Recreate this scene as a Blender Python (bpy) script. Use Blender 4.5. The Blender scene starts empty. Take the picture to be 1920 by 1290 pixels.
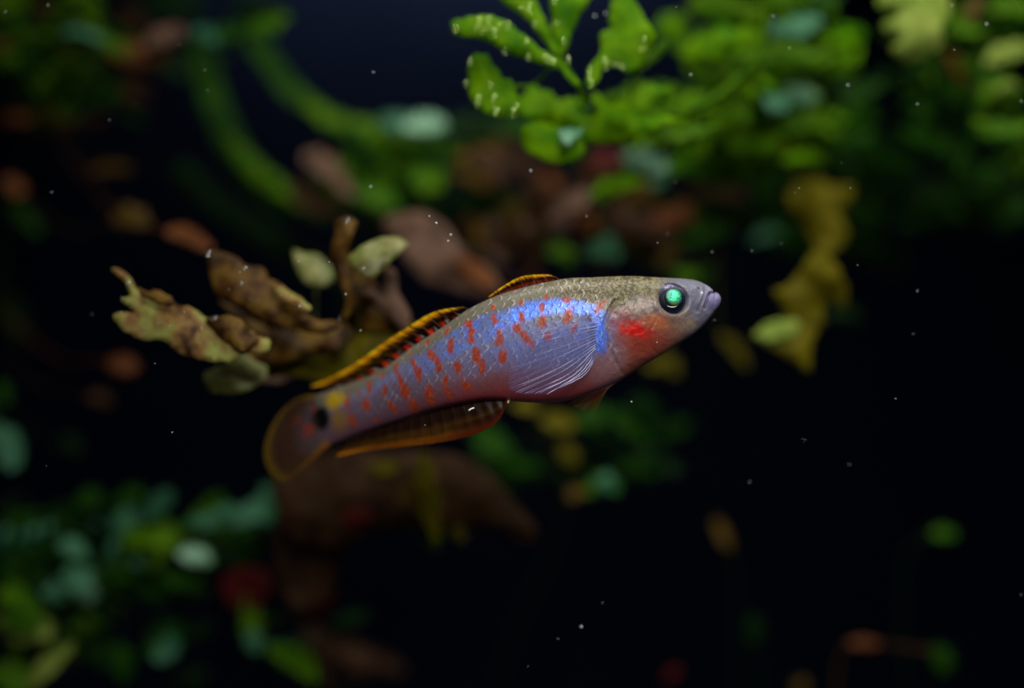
import bpy, math, random
import numpy as np
from mathutils import Vector
from mathutils.geometry import delaunay_2d_cdt

random.seed(7); rng = np.random.default_rng(11)
scene = bpy.context.scene
col = scene.collection

# ------------------------------------------------------------------ camera
DIST = 0.15            # lens to the plane in focus (the fish's flank), metres
WIDE = 0.115           # width of the picture at that plane
S = WIDE / 1920.0      # metres per photo pixel at that plane
cam_d = bpy.data.cameras.new('camera'); cam = bpy.data.objects.new('camera', cam_d); col.objects.link(cam)
cam.location = (0, -DIST, 0); cam.rotation_euler = (math.radians(90), 0, 0)
cam_d.sensor_width = 36.0; cam_d.lens = 36.0 * DIST / WIDE
cam_d.clip_start = 0.005; cam_d.clip_end = 10
cam_d.dof.use_dof = True; cam_d.dof.focus_distance = DIST - 0.0028
cam_d.dof.aperture_fstop = cam_d.lens / 9.2
scene.camera = cam

# ------------------------------------------------------------------ world, lamps, exposure
world = bpy.data.worlds.new('World'); scene.world = world; world.use_nodes = True
world.node_tree.nodes['Background'].inputs[0].default_value = (0.80, 0.78, 0.95, 1)
world.node_tree.nodes['Background'].inputs[1].default_value = 0.055

def area_lamp(name, loc, target, sx, sy, watts, colour, spread=180):
    d = bpy.data.lights.new(name, 'AREA'); d.shape = 'RECTANGLE'; d.size = sx; d.size_y = sy
    d.energy = watts; d.color = colour; d.spread = math.radians(spread)
    o = bpy.data.objects.new(name, d); col.objects.link(o); o.location = loc
    o.rotation_euler = (Vector(target) - Vector(loc)).to_track_quat('-Z', 'Y').to_euler()
    return o
area_lamp('front_fill_lamp', (0.03, -0.20, 0.125), (0.011, 0.0, 0.005), 0.10, 0.05, 0.068, (1.0, 0.98, 0.97), 54)  # unseen source behind the camera, added as frontal light on the fish
area_lamp('tank_lamp_middle', (0.055, -0.012, 0.145), (0.06, 0.055, 0.03), 0.20, 0.04, 0.25, (1.0, 1.0, 0.90), 120)
area_lamp('wall_glow_lamp', (-0.03, 0.465, 0.22), (-0.03, 0.49, 0.0), 0.22, 0.03, 0.32, (0.9, 0.93, 1.0), 150)  # added lamp out of view, makes the navy glow on the back wall

scene.view_settings.view_transform = 'Standard'; scene.view_settings.look = 'None'
scene.view_settings.exposure = 0.0; scene.view_settings.gamma = 1.0
scene.cycles.use_denoising = True
scene.cycles.max_bounces = 8; scene.cycles.transparent_max_bounces = 24
scene.cycles.caustics_reflective = False; scene.cycles.caustics_refractive = False
scene.cycles.sample_clamp_indirect = 4.0

# ------------------------------------------------------------------ helpers
def P(px, py, y=0.0):
    """the point at depth y (metres behind the fish's plane) seen at photo pixel (px, py)"""
    k = (DIST + y) / DIST
    return Vector(((px - 960) * S * k, y, (645 - py) * S * k))
def lin(r, g, b, gain=1.0):
    f = lambda c: c / 12.92 if c <= 0.04045 else ((c + 0.055) / 1.055) ** 2.4
    return np.array([min(0.95, f(c / 255.0) * gain) for c in (r, g, b)])
def hash2(ix, iy, seed=0):
    h = (ix.astype(np.int64) * 374761393 + iy.astype(np.int64) * 668265263 + seed * 2147483647) & 0xFFFFFFFF
    h = ((h ^ (h >> 13)) * 1274126177) & 0xFFFFFFFF
    return ((h ^ (h >> 16)) & 0xFFFF) / 65535.0
def vnoise(x, y, seed=0):
    ix = np.floor(x); iy = np.floor(y); fx = x - ix; fy = y - iy
    fx = fx * fx * (3 - 2 * fx); fy = fy * fy * (3 - 2 * fy)
    ix = ix.astype(np.int64); iy = iy.astype(np.int64)
    a = hash2(ix, iy, seed); b = hash2(ix + 1, iy, seed); c = hash2(ix, iy + 1, seed); d = hash2(ix + 1, iy + 1, seed)
    return a + (b - a) * fx + (c - a) * fy + (a - b - c + d) * fx * fy
def fbm(x, y, seed=0, octv=4):
    t = 0; amp = 0.5; tot = 0
    for k in range(octv):
        t = t + amp * vnoise(x * 2 ** k, y * 2 ** k, seed + 17 * k); tot += amp; amp *= 0.5
    return t / tot
def sstep(a, b, x):
    t = np.clip((x - a) / (b - a), 0, 1); return t * t * (3 - 2 * t)
def catmull(pts, n, closed=False):
    p = np.array(pts, float)
    if closed: q = np.vstack([p[-1:], p, p[:2]])
    else: q = np.vstack([2 * p[0] - p[1], p, 2 * p[-1] - p[-2]])
    m = len(q) - 3; t = np.linspace(0, m, n, endpoint=not closed); i = np.minimum(t.astype(int), m - 1); f = (t - i)[:, None]
    p0, p1, p2, p3 = q[i], q[i + 1], q[i + 2], q[i + 3]
    return 0.5 * (2 * p1 + (p2 - p0) * f + (2 * p0 - 5 * p1 + 4 * p2 - p3) * f ** 2 + (3 * p1 - p0 - 3 * p2 + p3) * f ** 3)
def resample(curve, n):
    d = np.r_[0, np.cumsum(np.linalg.norm(np.diff(curve, axis=0), axis=1))]
    t = np.linspace(0, d[-1], n)
    return np.stack([np.interp(t, d, curve[:, k]) for k in range(curve.shape[1])], 1)
def mesh_obj(name, verts, faces, mat, parent=None, smooth=True, attrs=None):
    me = bpy.data.meshes.new(name)
    me.from_pydata([tuple(v) for v in np.asarray(verts, float)], [], [tuple(map(int, f)) for f in faces]); me.update()
    if smooth: me.polygons.foreach_set('use_smooth', np.ones(len(me.polygons), bool))
    for k, a in (attrs or {}).items():
        a = np.asarray(a, float)
        if a.ndim == 2:
            at = me.attributes.new(k, 'FLOAT_COLOR', 'POINT')
            at.data.foreach_set('color', np.c_[a[:, :3], np.ones(len(a))].astype(np.float32).ravel())
        else:
            at = me.attributes.new(k, 'FLOAT', 'POINT'); at.data.foreach_set('value', a.astype(np.float32))
    if mat: me.materials.append(mat)
    o = bpy.data.objects.new(name, me); col.objects.link(o)
    if parent: o.parent = parent; o.matrix_parent_inverse = parent.matrix_basis.inverted()
    return o
def thing(name, label, cat, loc, group=None):
    o = bpy.data.objects.new(name, None); col.objects.link(o); o.location = loc; o.empty_display_size = 0.005
    o['label'] = label; o['category'] = cat
    if group: o['group'] = group
    return o
def tag(o, label, cat, group=None):
    o['label'] = label; o['category'] = cat
    if group: o['group'] = group
    return o
def tube(path, rad, sides=8):
    """closed tapered tube along a 3D path; returns verts, faces"""
    path = np.asarray(path, float); n = len(path); rad = np.broadcast_to(rad, (n,))
    T = np.gradient(path, axis=0); T /= np.linalg.norm(T, axis=1)[:, None] + 1e-12
    ref = np.array([0.13, 0.9, 0.21]); V = []
    for i in range(n):
        u = np.cross(T[i], ref); u /= np.linalg.norm(u) + 1e-12; w = np.cross(T[i], u)
        for k in range(sides):
            a = 2 * math.pi * k / sides; V.append(path[i] + rad[i] * (math.cos(a) * u + math.sin(a) * w))
    F = [(i * sides + k, i * sides + (k + 1) % sides, (i + 1) * sides + (k + 1) % sides, (i + 1) * sides + k) for i in range(n - 1) for k in range(sides)]
    F.append(tuple(range(sides))[::-1]); F.append(tuple((n - 1) * sides + k for k in range(sides)))
    return V, F

# ------------------------------------------------------------------ materials
def new_mat(name):
    m = bpy.data.materials.new(name); m.use_nodes = True; nt = m.node_tree
    return m, nt, nt.nodes['Principled BSDF'], nt.nodes['Material Output']
LEAF = {}
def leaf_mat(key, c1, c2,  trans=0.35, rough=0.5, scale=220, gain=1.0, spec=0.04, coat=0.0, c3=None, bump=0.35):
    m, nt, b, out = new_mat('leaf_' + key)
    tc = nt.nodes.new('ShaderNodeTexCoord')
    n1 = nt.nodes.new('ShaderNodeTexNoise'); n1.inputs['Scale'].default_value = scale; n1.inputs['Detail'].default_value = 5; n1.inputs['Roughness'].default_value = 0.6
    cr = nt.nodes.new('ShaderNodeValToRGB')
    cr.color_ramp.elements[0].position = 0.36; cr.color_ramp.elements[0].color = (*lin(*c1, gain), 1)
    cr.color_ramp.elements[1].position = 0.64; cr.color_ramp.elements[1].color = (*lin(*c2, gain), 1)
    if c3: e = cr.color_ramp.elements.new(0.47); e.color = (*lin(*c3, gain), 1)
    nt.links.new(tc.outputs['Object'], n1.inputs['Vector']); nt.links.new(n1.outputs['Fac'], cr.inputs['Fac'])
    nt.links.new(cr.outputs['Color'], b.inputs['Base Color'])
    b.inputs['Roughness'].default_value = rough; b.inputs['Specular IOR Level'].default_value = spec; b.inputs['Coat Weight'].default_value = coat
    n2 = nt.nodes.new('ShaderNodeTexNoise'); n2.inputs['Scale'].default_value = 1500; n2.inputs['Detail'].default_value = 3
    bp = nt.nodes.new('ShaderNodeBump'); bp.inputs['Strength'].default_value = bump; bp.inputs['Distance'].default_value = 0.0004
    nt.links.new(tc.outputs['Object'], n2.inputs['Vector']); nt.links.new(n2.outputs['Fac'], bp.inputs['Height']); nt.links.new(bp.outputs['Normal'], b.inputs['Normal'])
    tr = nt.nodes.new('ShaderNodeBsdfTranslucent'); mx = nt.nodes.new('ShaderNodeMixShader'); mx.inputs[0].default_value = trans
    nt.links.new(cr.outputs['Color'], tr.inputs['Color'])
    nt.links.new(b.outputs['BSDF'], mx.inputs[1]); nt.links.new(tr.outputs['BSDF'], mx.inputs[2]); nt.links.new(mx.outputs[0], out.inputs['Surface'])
    LEAF[key] = m
leaf_mat('bright',  (50, 104, 0), (104, 146, 3), 0.55)
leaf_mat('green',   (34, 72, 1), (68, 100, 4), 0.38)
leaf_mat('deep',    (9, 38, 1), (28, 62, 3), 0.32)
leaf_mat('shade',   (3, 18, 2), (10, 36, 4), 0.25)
leaf_mat('teal_sheen',    (20, 68, 38), (62, 102, 78), 0.25)  # cool sheen of the overhead light, put into the leaf colour
leaf_mat('pale',    (66, 108, 78), (116, 150, 124), 0.25)  # brighter sheen from above, painted as a leaf colour
leaf_mat('lime',    (80, 102, 28), (124, 138, 62), 0.40)
leaf_mat('olive',   (58, 54, 3), (90, 82, 8), 0.40)
leaf_mat('pink',    (58, 42, 34), (98, 74, 60), 0.30, 0.5, scale=300)
leaf_mat('rust',    (66, 34, 12), (98, 58, 30), 0.30, 0.5)
leaf_mat('brown',   (54, 38, 10), (84, 64, 24), 0.40, 0.45)
leaf_mat('umber',   (36, 22, 10), (54, 35, 20), 0.35, 0.5)
leaf_mat('wine',    (50, 9, 8), (72, 20, 18), 0.30, 0.5)
leaf_mat('mottle',  (46, 28, 8), (132, 136, 66), 0.30, 0.5, scale=300, c3=(118, 86, 46), bump=0.5, spec=0.12)
leaf_mat('amber',   (26, 14, 2), (104, 78, 26), 0.40, 0.5, scale=330, c3=(66, 40, 6), bump=0.5, spec=0.12)
leaf_mat('celadon', (74, 64, 22), (138, 134, 86), 0.35, 0.38, scale=300, c3=(98, 104, 46), bump=0.35, spec=0.25)

# bubble and speck
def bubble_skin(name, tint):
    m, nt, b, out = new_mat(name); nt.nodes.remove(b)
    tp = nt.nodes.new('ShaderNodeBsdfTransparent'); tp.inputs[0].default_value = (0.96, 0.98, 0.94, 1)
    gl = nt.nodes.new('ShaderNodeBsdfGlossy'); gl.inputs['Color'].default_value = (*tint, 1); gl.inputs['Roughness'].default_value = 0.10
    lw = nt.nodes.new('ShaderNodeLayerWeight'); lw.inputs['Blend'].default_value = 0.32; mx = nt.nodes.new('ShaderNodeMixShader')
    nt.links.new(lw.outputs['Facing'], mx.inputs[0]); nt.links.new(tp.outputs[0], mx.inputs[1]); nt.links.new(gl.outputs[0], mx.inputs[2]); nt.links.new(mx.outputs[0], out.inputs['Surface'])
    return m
bub = bubble_skin('air_bubble_skin', (0.75, 0.9, 0.35)); bub2 = bubble_skin('silver_bubble_skin', (0.9, 0.95, 1.0))  # first tint puts the green leaf's reflection into the bubble colour
dust, nt, b, out = new_mat('suspended_dust')
b.inputs['Base Color'].default_value = (0.75, 0.8, 0.78, 1); b.inputs['Roughness'].default_value = 0.4

# ------------------------------------------------------------------ setting: the tank's back pane
m, nt, b, out = new_mat('navy_tank_back')
tc = nt.nodes.new('ShaderNodeTexCoord'); n1 = nt.nodes.new('ShaderNodeTexNoise'); n1.inputs['Scale'].default_value = 9; n1.inputs['Detail'].default_value = 3
cr = nt.nodes.new('ShaderNodeValToRGB'); cr.color_ramp.elements[0].color = (0.0012, 0.0020, 0.0045, 1); cr.color_ramp.elements[1].color = (0.005, 0.0075, 0.0165, 1)
nt.links.new(tc.outputs['Object'], n1.inputs['Vector']); nt.links.new(n1.outputs['Fac'], cr.inputs['Fac']); nt.links.new(cr.outputs['Color'], b.inputs['Base Color'])
b.inputs['Roughness'].default_value = 0.8; b.inputs['Specular IOR Level'].default_value = 0.0
YB = 0.50
w = mesh_obj('tank_back_wall', [(-1.2, YB, -0.3), (1.2, YB, -0.3), (1.2, YB, 0.3), (-1.2, YB, 0.3), (-1.2, YB + 0.006, -0.3), (1.2, YB + 0.006, -0.3), (1.2, YB + 0.006, 0.3), (-1.2, YB + 0.006, 0.3)],
             [(0, 1, 2, 3), (7, 6, 5, 4), (0, 4, 5, 1), (1, 5, 6, 2), (2, 6, 7, 3), (3, 7, 4, 0)], m, smooth=False)
w['kind'] = 'structure'

# ------------------------------------------------------------------ leaves
def ribbon(plant, pts, width, mat, y=0.05, lobes=0, amp=0.5, roll=0.5, prof='lance', dy=0.0, thick=0.00022, name='leaf', wob=0.0006):
    """a real leaf blade: midrib along pts (photo pixels; optional third value = extra depth in mm), width in pixels, rolled about its midrib"""
    if not lobes and width > 27 and prof == 'lance': lobes = random.choice([3, 4, 5, 6]); amp = random.uniform(0.4, 0.7)
    if roll == 0.5: roll = random.uniform(0.1, 1.0)
    L = [tuple(p) + (0,) * (3 - len(p)) for p in pts]
    m = max(14, 5 * len(L), lobes * 9); c = catmull(L, m) if len(L) > 2 else resample(np.array(L, float), m)
    t = np.linspace(0, 1, m)
    P3 = np.array([P(a, b_, y + (d + dy * tt) * 0.001) for (a, b_, d), tt in zip(c, t)])
    k = (DIST + y) / DIST; width = width * (1.12 if y > 0.038 else 1.05)
    if prof == 'lance': env = np.sin(np.pi * np.clip(t * 0.94 + 0.03, 0, 1)) ** 0.6
    elif prof == 'strap': env = np.minimum(1, np.minimum(t * 8 + 0.5, (1 - t) * 5 + 0.15))
    else: env = np.sqrt(np.clip(1 - (2 * t - 1) ** 2, 0, 1)) * 0.97 + 0.03
    ph = random.random() * 6
    def side(s):
        e = env.copy()
        if lobes: e = e * (1 - amp + amp * 1.3 * np.abs(np.sin(np.pi * lobes * t + ph + s * 0.7)) ** 0.8)
        return e * (0.93 + 0.14 * vnoise(t * 9, np.full(m, 3.1 + s), int(ph * 50)))
    T = np.gradient(P3, axis=0); T /= np.linalg.norm(T, axis=1)[:, None]
    view = P3 - np.array([0, -DIST, 0]); view /= np.linalg.norm(view, axis=1)[:, None]
    B = np.cross(T, view); B /= np.linalg.norm(B, axis=1)[:, None]
    N = np.cross(B, T)
    cs = np.linspace(-1, 1, 9); V = np.zeros((2, m, 9, 3)); hw = width * 0.5 * S * k
    up = np.sign(B[:, 2:3] + 1e-6)
    for j, cc in enumerate(cs):
        e = side(-1) if cc < 0 else side(1)
        # the blade leans: its upper edge tips away from the viewer so that it faces the lamps above
        D = B * up * math.cos(roll) + N * np.sign(N[:, 1:2]) * math.sin(roll)
        off = (cc * hw * e)[:, None] * D
        bow = (0.22 * (cc ** 2) * hw * e + wob * (vnoise(t * 5 + ph, np.full(m, cc * 1.5 + 7), 5) - 0.5))[:, None] * view
        vein = (-0.00012 * math.exp(-(cc / 0.12) ** 2)) * view
        q = P3 + off + bow + vein
        nn = np.cross(T, D)
        V[0, :, j] = q; V[1, :, j] = q + nn * thick
    idx = lambda s, i, j: s * m * 9 + i * 9 + j
    F = []
    for i in range(m - 1):
        for j in range(8):
            F.append((idx(0, i, j), idx(0, i, j + 1), idx(0, i + 1, j + 1), idx(0, i + 1, j)))
            F.append((idx(1, i, j), idx(1, i + 1, j), idx(1, i + 1, j + 1), idx(1, i, j + 1)))
        for j in (0, 8): F.append((idx(0, i, j), idx(0, i + 1, j), idx(1, i + 1, j), idx(1, i, j)))
    for i in (0, m - 1):
        for j in range(8): F.append((idx(0, i, j), idx(1, i, j), idx(1, i, j + 1), idx(0, i, j + 1)))
    return mesh_obj(name, V.reshape(-1, 3), F, LEAF[mat], plant)

def blade(plant, poly, mat, y=0.02, lean=0.0, crinkle=0.0007, thick=0.0002, cell=9.0, jag=3.0, name='leaf', slope=(0, 0)):
    """leaf with a traced outline: triangulated, crinkled, leaning back by `lean` (m of depth per m of height) and given thickness"""
    o = catmull(poly, len(poly) * 6, closed=True)
    nrm = np.roll(o, -1, 0) - np.roll(o, 1, 0); nrm = np.c_[nrm[:, 1], -nrm[:, 0]]; nrm /= np.linalg.norm(nrm, axis=1)[:, None] + 1e-9
    o = o + nrm * ((fbm(o[:, 0] / 11, o[:, 1] / 11, 3, 3) - 0.5) * 3 * jag)[:, None]
    o = resample(np.vstack([o, o[:1]]), max(40, int(len(o) * 0.9)))[:-1]
    n = len(o); lo = o.min(0); hi = o.max(0)
    gx, gy = np.meshgrid(np.arange(lo[0], hi[0], cell), np.arange(lo[1], hi[1], cell)); g = np.c_[gx.ravel(), gy.ravel()]
    g[:, 0] += (np.arange(len(g)) // gx.shape[1] % 2) * cell * 0.5
    x, yy = g[:, 0], g[:, 1]; ins = np.zeros(len(g), bool); dmin = np.full(len(g), 1e9)
    for a, b_ in zip(o, np.roll(o, -1, 0)):
        c_ = ((a[1] > yy) != (b_[1] > yy)) & (x < (b_[0] - a[0]) * (yy - a[1]) / (b_[1] - a[1] + 1e-12) + a[0]); ins ^= c_
        dmin = np.minimum(dmin, np.hypot(x - a[0], yy - a[1]))
    g = g[ins & (dmin > cell * 0.55)]
    pts = [Vector(p) for p in np.vstack([o, g])]
    vs, es, fs, ov, _, _ = delaunay_2d_cdt(pts, [], [list(range(n))], 1, 1e-4)
    v2 = np.array([(q.x, q.y) for q in vs]); cen = o.mean(0)
    d = np.full(len(v2), 1e9)
    for a in o: d = np.minimum(d, np.hypot(v2[:, 0] - a[0], v2[:, 1] - a[1]))
    dep = y + (-(v2[:, 1] - cen[1]) * lean + (v2[:, 0] - cen[0]) * slope[0]) * S \
        + crinkle * 2 * (fbm(v2[:, 0] / 55, v2[:, 1] / 55, 9, 3) - 0.5) - crinkle * 0.7 * (1 - np.exp(-d / 20))
    A = np.array([P(a, b_, dd) for (a, b_), dd in zip(v2, dep)])
    Bk = A + np.array([0, thick, 0]) ; nv = len(A)
    F = [tuple(f) for f in fs] + [tuple(i + nv for i in f[::-1]) for f in fs]
    cnt = {}
    for f in fs:
        for i in range(len(f)):
            e = (f[i], f[(i + 1) % len(f)]); cnt[e] = 1
    for (a, b_) in list(cnt):
        if (b_, a) not in cnt: F.append((b_, a, a + nv, b_ + nv))
    return mesh_obj(name, np.vstack([A, Bk]), F, LEAF[mat], plant)

def stem(plant, pts, r0, r1, mat, y=0.03, name='stem'):
    L = [tuple(p) + (0,) * (3 - len(p)) for p in pts]
    c = catmull(L, 8 * len(L)); path = np.array([P(a, b_, y + d * 0.001) for a, b_, d in c])
    V, F = tube(path, np.linspace(r0, r1, len(path)) * S * (DIST + y) / DIST)
    return mesh_obj(name, V, F, LEAF[mat], plant)

# ------------------------------------------------------------------ plants
def c4(L): return [(180 + a / 3.097, 380 + b_ / 3.097) for a, b_ in L]
def c5(L): return [(820 + a / 3.224, b_ / 3.224) for a, b_ in L]

# --- bright fern that hangs in from above, beaded with bubbles
fern = thing('fern_plant', 'bright yellow-green fern frond beaded with small air bubbles', 'plant', P(1300, -60, 0.022))
YF = 0.0115
blade(fern, c5([(85,140),(140,110),(250,98),(330,92),(430,138),(500,190),(560,240),(650,310),(730,350),(800,420),(870,500),(835,525),(760,445),(690,405),(560,362),(440,322),(330,262),(220,222),(120,215),(85,180)]), 'bright', YF, 0.15)
blade(fern, c5([(350,-30),(560,-40),(620,60),(665,160),(730,300),(700,335),(640,240),(570,150),(480,70)]), 'bright', YF + 0.002, 0.2)
blade(fern, c5([(700,-30),(920,-40),(860,100),(805,220),(765,335),(720,325),(690,200),(690,90)]), 'bright', YF + 0.003, 0.2)
blade(fern, c5([(1070,-30),(1160,-30),(1230,70),(1290,170),(1312,240),(1270,320),(1220,420),(1150,440),(1080,400),(1000,420),(960,500),(920,540),(900,470),(930,380),(990,320),(980,220),(1040,170),(1040,80)]), 'bright', YF + 0.004, 0.25)
blade(fern, c5([(1240,350),(1300,300),(1380,240),(1390,290),(1330,360),(1230,440),(1180,440)]), 'green', YF + 0.007, 0.2)
blade(fern, c5([(215,330),(290,330),(350,400),(400,470),(450,480),(480,560),(505,620),(490,700),(420,702),(330,700),(240,645),(195,560),(190,430)]), 'bright', YF + 0.001, 0.2)
blade(fern, c5([(470,660),(560,520),(620,545),(680,555),(720,600),(790,590),(850,600),(860,520),(920,590),(960,560),(1040,640),(1100,610),(1200,680),(1330,690),(1480,730),(1360,780),(1150,850),(1000,870),(890,850),(700,760),(560,720)]), 'bright', YF + 0.008, 0.5, crinkle=0.0022)
blade(fern, c5([(510,780),(600,730),(720,760),(860,830),(890,890),(860,960),(730,992),(620,960),(520,905)]), 'bright', YF + 0.006, 0.6, crinkle=0.0015)
blade(fern, c5([(725,800),(790,775),(860,780),(880,810),(830,850),(790,885)]), 'pale', YF + 0.003, 0.9)
stem(fern, [(1045, 100, -1), (1068, 135), (1095, 178, 2), (1130, 215, 6), (1220, 222, 8), (1330, 190, 14), (1420, 100, 16), (1440, -60, 16)], 5, 9, 'green', YF + 0.002)
ribbon(fern, [(1150, 222), (1200, 185), (1262, 168)], 46, 'bright', YF + 0.012, 3); ribbon(fern, [(1180, 225), (1260, 252), (1350, 240)], 38, 'green', YF + 0.014, 3)
ribbon(fern, [(1120, 235), (1150, 190), (1210, 150)], 40, 'green', YF + 0.013, 3)

# --- broad green fern behind it, going on to the right
fern2 = thing('fern_plant', 'dense green fern with blurred lobed leaflets behind the bubble-beaded frond', 'plant', P(1450, -80, 0.05))
stem(fern2, [(1450, -80), (1430, 60), (1380, 180), (1290, 260), (1230, 330)], 9, 5, 'deep', 0.052)
for pts, wd, mt, y, lb in [([(1430,40),(1370,20),(1290,5)],60,'green',.040,3),([(1425,70),(1360,80),(1280,100)],64,'bright',.038,3),([(1420,90),(1370,130),(1300,150)],56,'green',.04,3),
        ([(1430,30),(1470,50),(1540,40)],52,'teal_sheen',.046,3),([(1420,80),(1480,110),(1560,110)],56,'green',.044,3),([(1400,140),(1460,170),(1540,180)],60,'green',.05,3),([(1470,165),(1500,180),(1530,178)],30,'pale',.047,0),
        ([(1380,180),(1440,215),(1550,235)],62,'green',.048,4),([(1330,230),(1400,260),(1530,245)],54,'bright',.05,4),([(1370,175),(1320,190),(1265,200)],52,'bright',.042,3),([(1300,250),(1240,235),(1180,240)],50,'bright',.044,3),
        ([(1420,185),(1455,195),(1490,185)],36,'teal_sheen',.045,0),([(1300,280),(1380,300),(1480,290)],46,'green',.055,4),([(1260,300),(1330,330),(1420,340)],44,'deep',.058,3),([(1440,10),(1400,-10),(1340,-20)],60,'green',.043,3),
        ([(1450,-5),(1510,5),(1580,-10)],50,'deep',.05,3),([(1350,150),(1300,120),(1270,60)],44,'green',.045,3),([(1240,330),(1290,290),(1330,265)],36,'bright',.05,2),([(1370,70),(1385,78),(1408,74)],26,'bright',.042,0),([(1555,150),(1600,170),(1660,160)],40,'deep',.06,2),
        ([(1500,225),(1580,260),(1640,250)],46,'deep',.06,3)]:
    ribbon(fern2, pts, wd, mt, y, lb)
for pts, wd, mt, y in [([(1165,292),(1210,300),(1248,320)],44,'pale',.046),([(1248,296),(1238,330),(1222,352)],30,'teal_sheen',.046),([(1108,372),(1150,348),(1205,338)],34,'bright',.044)]:
    ribbon(fern2, pts, wd, mt, y, 0, roll=0.2)

# --- plant at the right edge of the tank's view
fernr = thing('fern_plant', 'pale lime leaf with scalloped lobes on a dark upright stem', 'plant', P(1840, -80, 0.045))
stem(fernr, [(1850, -80), (1850, 40), (1835, 150), (1820, 260), (1790, 330)], 8, 5, 'deep', 0.05)
blade(fernr, [(1655,-20),(1730,-25),(1775,-10),(1782,30),(1765,55),(1772,80),(1750,100),(1715,118),(1680,108),(1668,88),(1688,75),(1660,62),(1655,42),(1685,28),(1650,15)], 'lime', 0.036, 0.3, crinkle=0.0022)
for pts, wd, mt, y, lb in [([(1845,60),(1800,50),(1770,20)],40,'green',.048,2),([(1850,20),(1895,10),(1940,30)],46,'green',.05,3),([(1840,120),(1880,100),(1940,90)],40,'lime',.05,3),([(1835,160),(1800,180),(1770,140)],50,'deep',.055,3),
        ([(1825,230),(1870,245),(1935,235)],40,'green',.045,2),([(1830,200),(1870,160),(1915,165)],38,'green',.05,3),([(1810,290),(1760,270),(1700,250)],46,'deep',.06,3),([(1800,310),(1850,330),(1930,320)],46,'deep',.065,3),
        ([(1790,330),(1740,350),(1660,340)],46,'shade',.07,3),([(1770,90),(1800,150),(1790,190)],30,'rust',.06,2),([(1850,-10),(1820,20),(1815,60)],26,'brown',.05,1),([(1790,330),(1830,400),(1880,430)],46,'shade',.075,2),([(1870,170),(1885,160),(1910,165)],20,'lime',.046,0),
        ([(1840,100),(1820,130),(1800,110)],30,'green',.052,1)]:
    ribbon(fernr, pts, wd, mt, y, lb)

# --- olive leaf hanging by the fish's snout
olive = thing('fern_plant', 'olive-yellow lobed leaf hanging down in front of the black water', 'plant', P(1500, 240, 0.06))
stem(olive, [(1470, 250), (1490, 330), (1530, 400), (1540, 470)], 6, 4, 'olive', 0.05)
blade(olive, [(1520,330),(1560,345),(1600,350),(1590,385),(1575,400),(1590,440),(1572,470),(1545,480),(1520,450),(1500,410),(1480,390),(1475,365)], 'olive', 0.05, 0.2, crinkle=0.002)
blade(olive, [(1530,470),(1565,490),(1582,520),(1590,560),(1580,580),(1560,560),(1545,570),(1545,600),(1530,630),(1522,660),(1518,697),(1500,690),(1470,668),(1430,645),(1408,628),(1440,610),(1470,602),(1462,570),(1450,545),(1480,530),(1505,500)], 'olive', 0.036, 0.2, crinkle=0.002)
blade(olive, [(1412,628),(1440,606),(1480,598),(1500,606),(1490,630),(1460,640),(1440,640)], 'lime', 0.0345, 0.5)

# --- dim leaves under the right-hand fern
dimr = thing('leafy_plant', 'dim dark green leaves fading into the black under the ferns', 'plant', P(1600, 240, 0.09))
stem(dimr, [(1600, 240), (1560, 320), (1500, 380), (1390, 420), (1300, 440)], 7, 4, 'shade', 0.085)
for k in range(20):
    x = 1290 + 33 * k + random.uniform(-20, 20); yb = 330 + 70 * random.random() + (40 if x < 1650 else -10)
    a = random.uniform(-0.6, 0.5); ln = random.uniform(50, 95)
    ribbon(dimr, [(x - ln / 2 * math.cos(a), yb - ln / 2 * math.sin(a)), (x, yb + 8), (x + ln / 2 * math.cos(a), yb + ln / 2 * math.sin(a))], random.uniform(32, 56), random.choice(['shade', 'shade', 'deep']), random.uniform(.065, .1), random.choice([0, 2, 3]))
for pts, wd, mt, y in [([(1260,470),(1310,440),(1370,430)],40,'deep',.07),([(1410,455),(1440,438),(1465,440)],30,'teal_sheen',.075),([(1290,500),(1310,520),(1340,505)],34,'deep',.06),([(1350,630),(1375,650),(1400,690)],26,'olive',.06),([(1540,590),(1580,585),(1612,600)],28,'shade',.07),
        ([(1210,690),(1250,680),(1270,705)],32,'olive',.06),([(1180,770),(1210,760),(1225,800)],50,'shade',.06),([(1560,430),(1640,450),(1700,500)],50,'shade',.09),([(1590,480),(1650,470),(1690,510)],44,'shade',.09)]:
    ribbon(dimr, pts, wd, mt, y, 2 if wd > 35 else 0)

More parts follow.
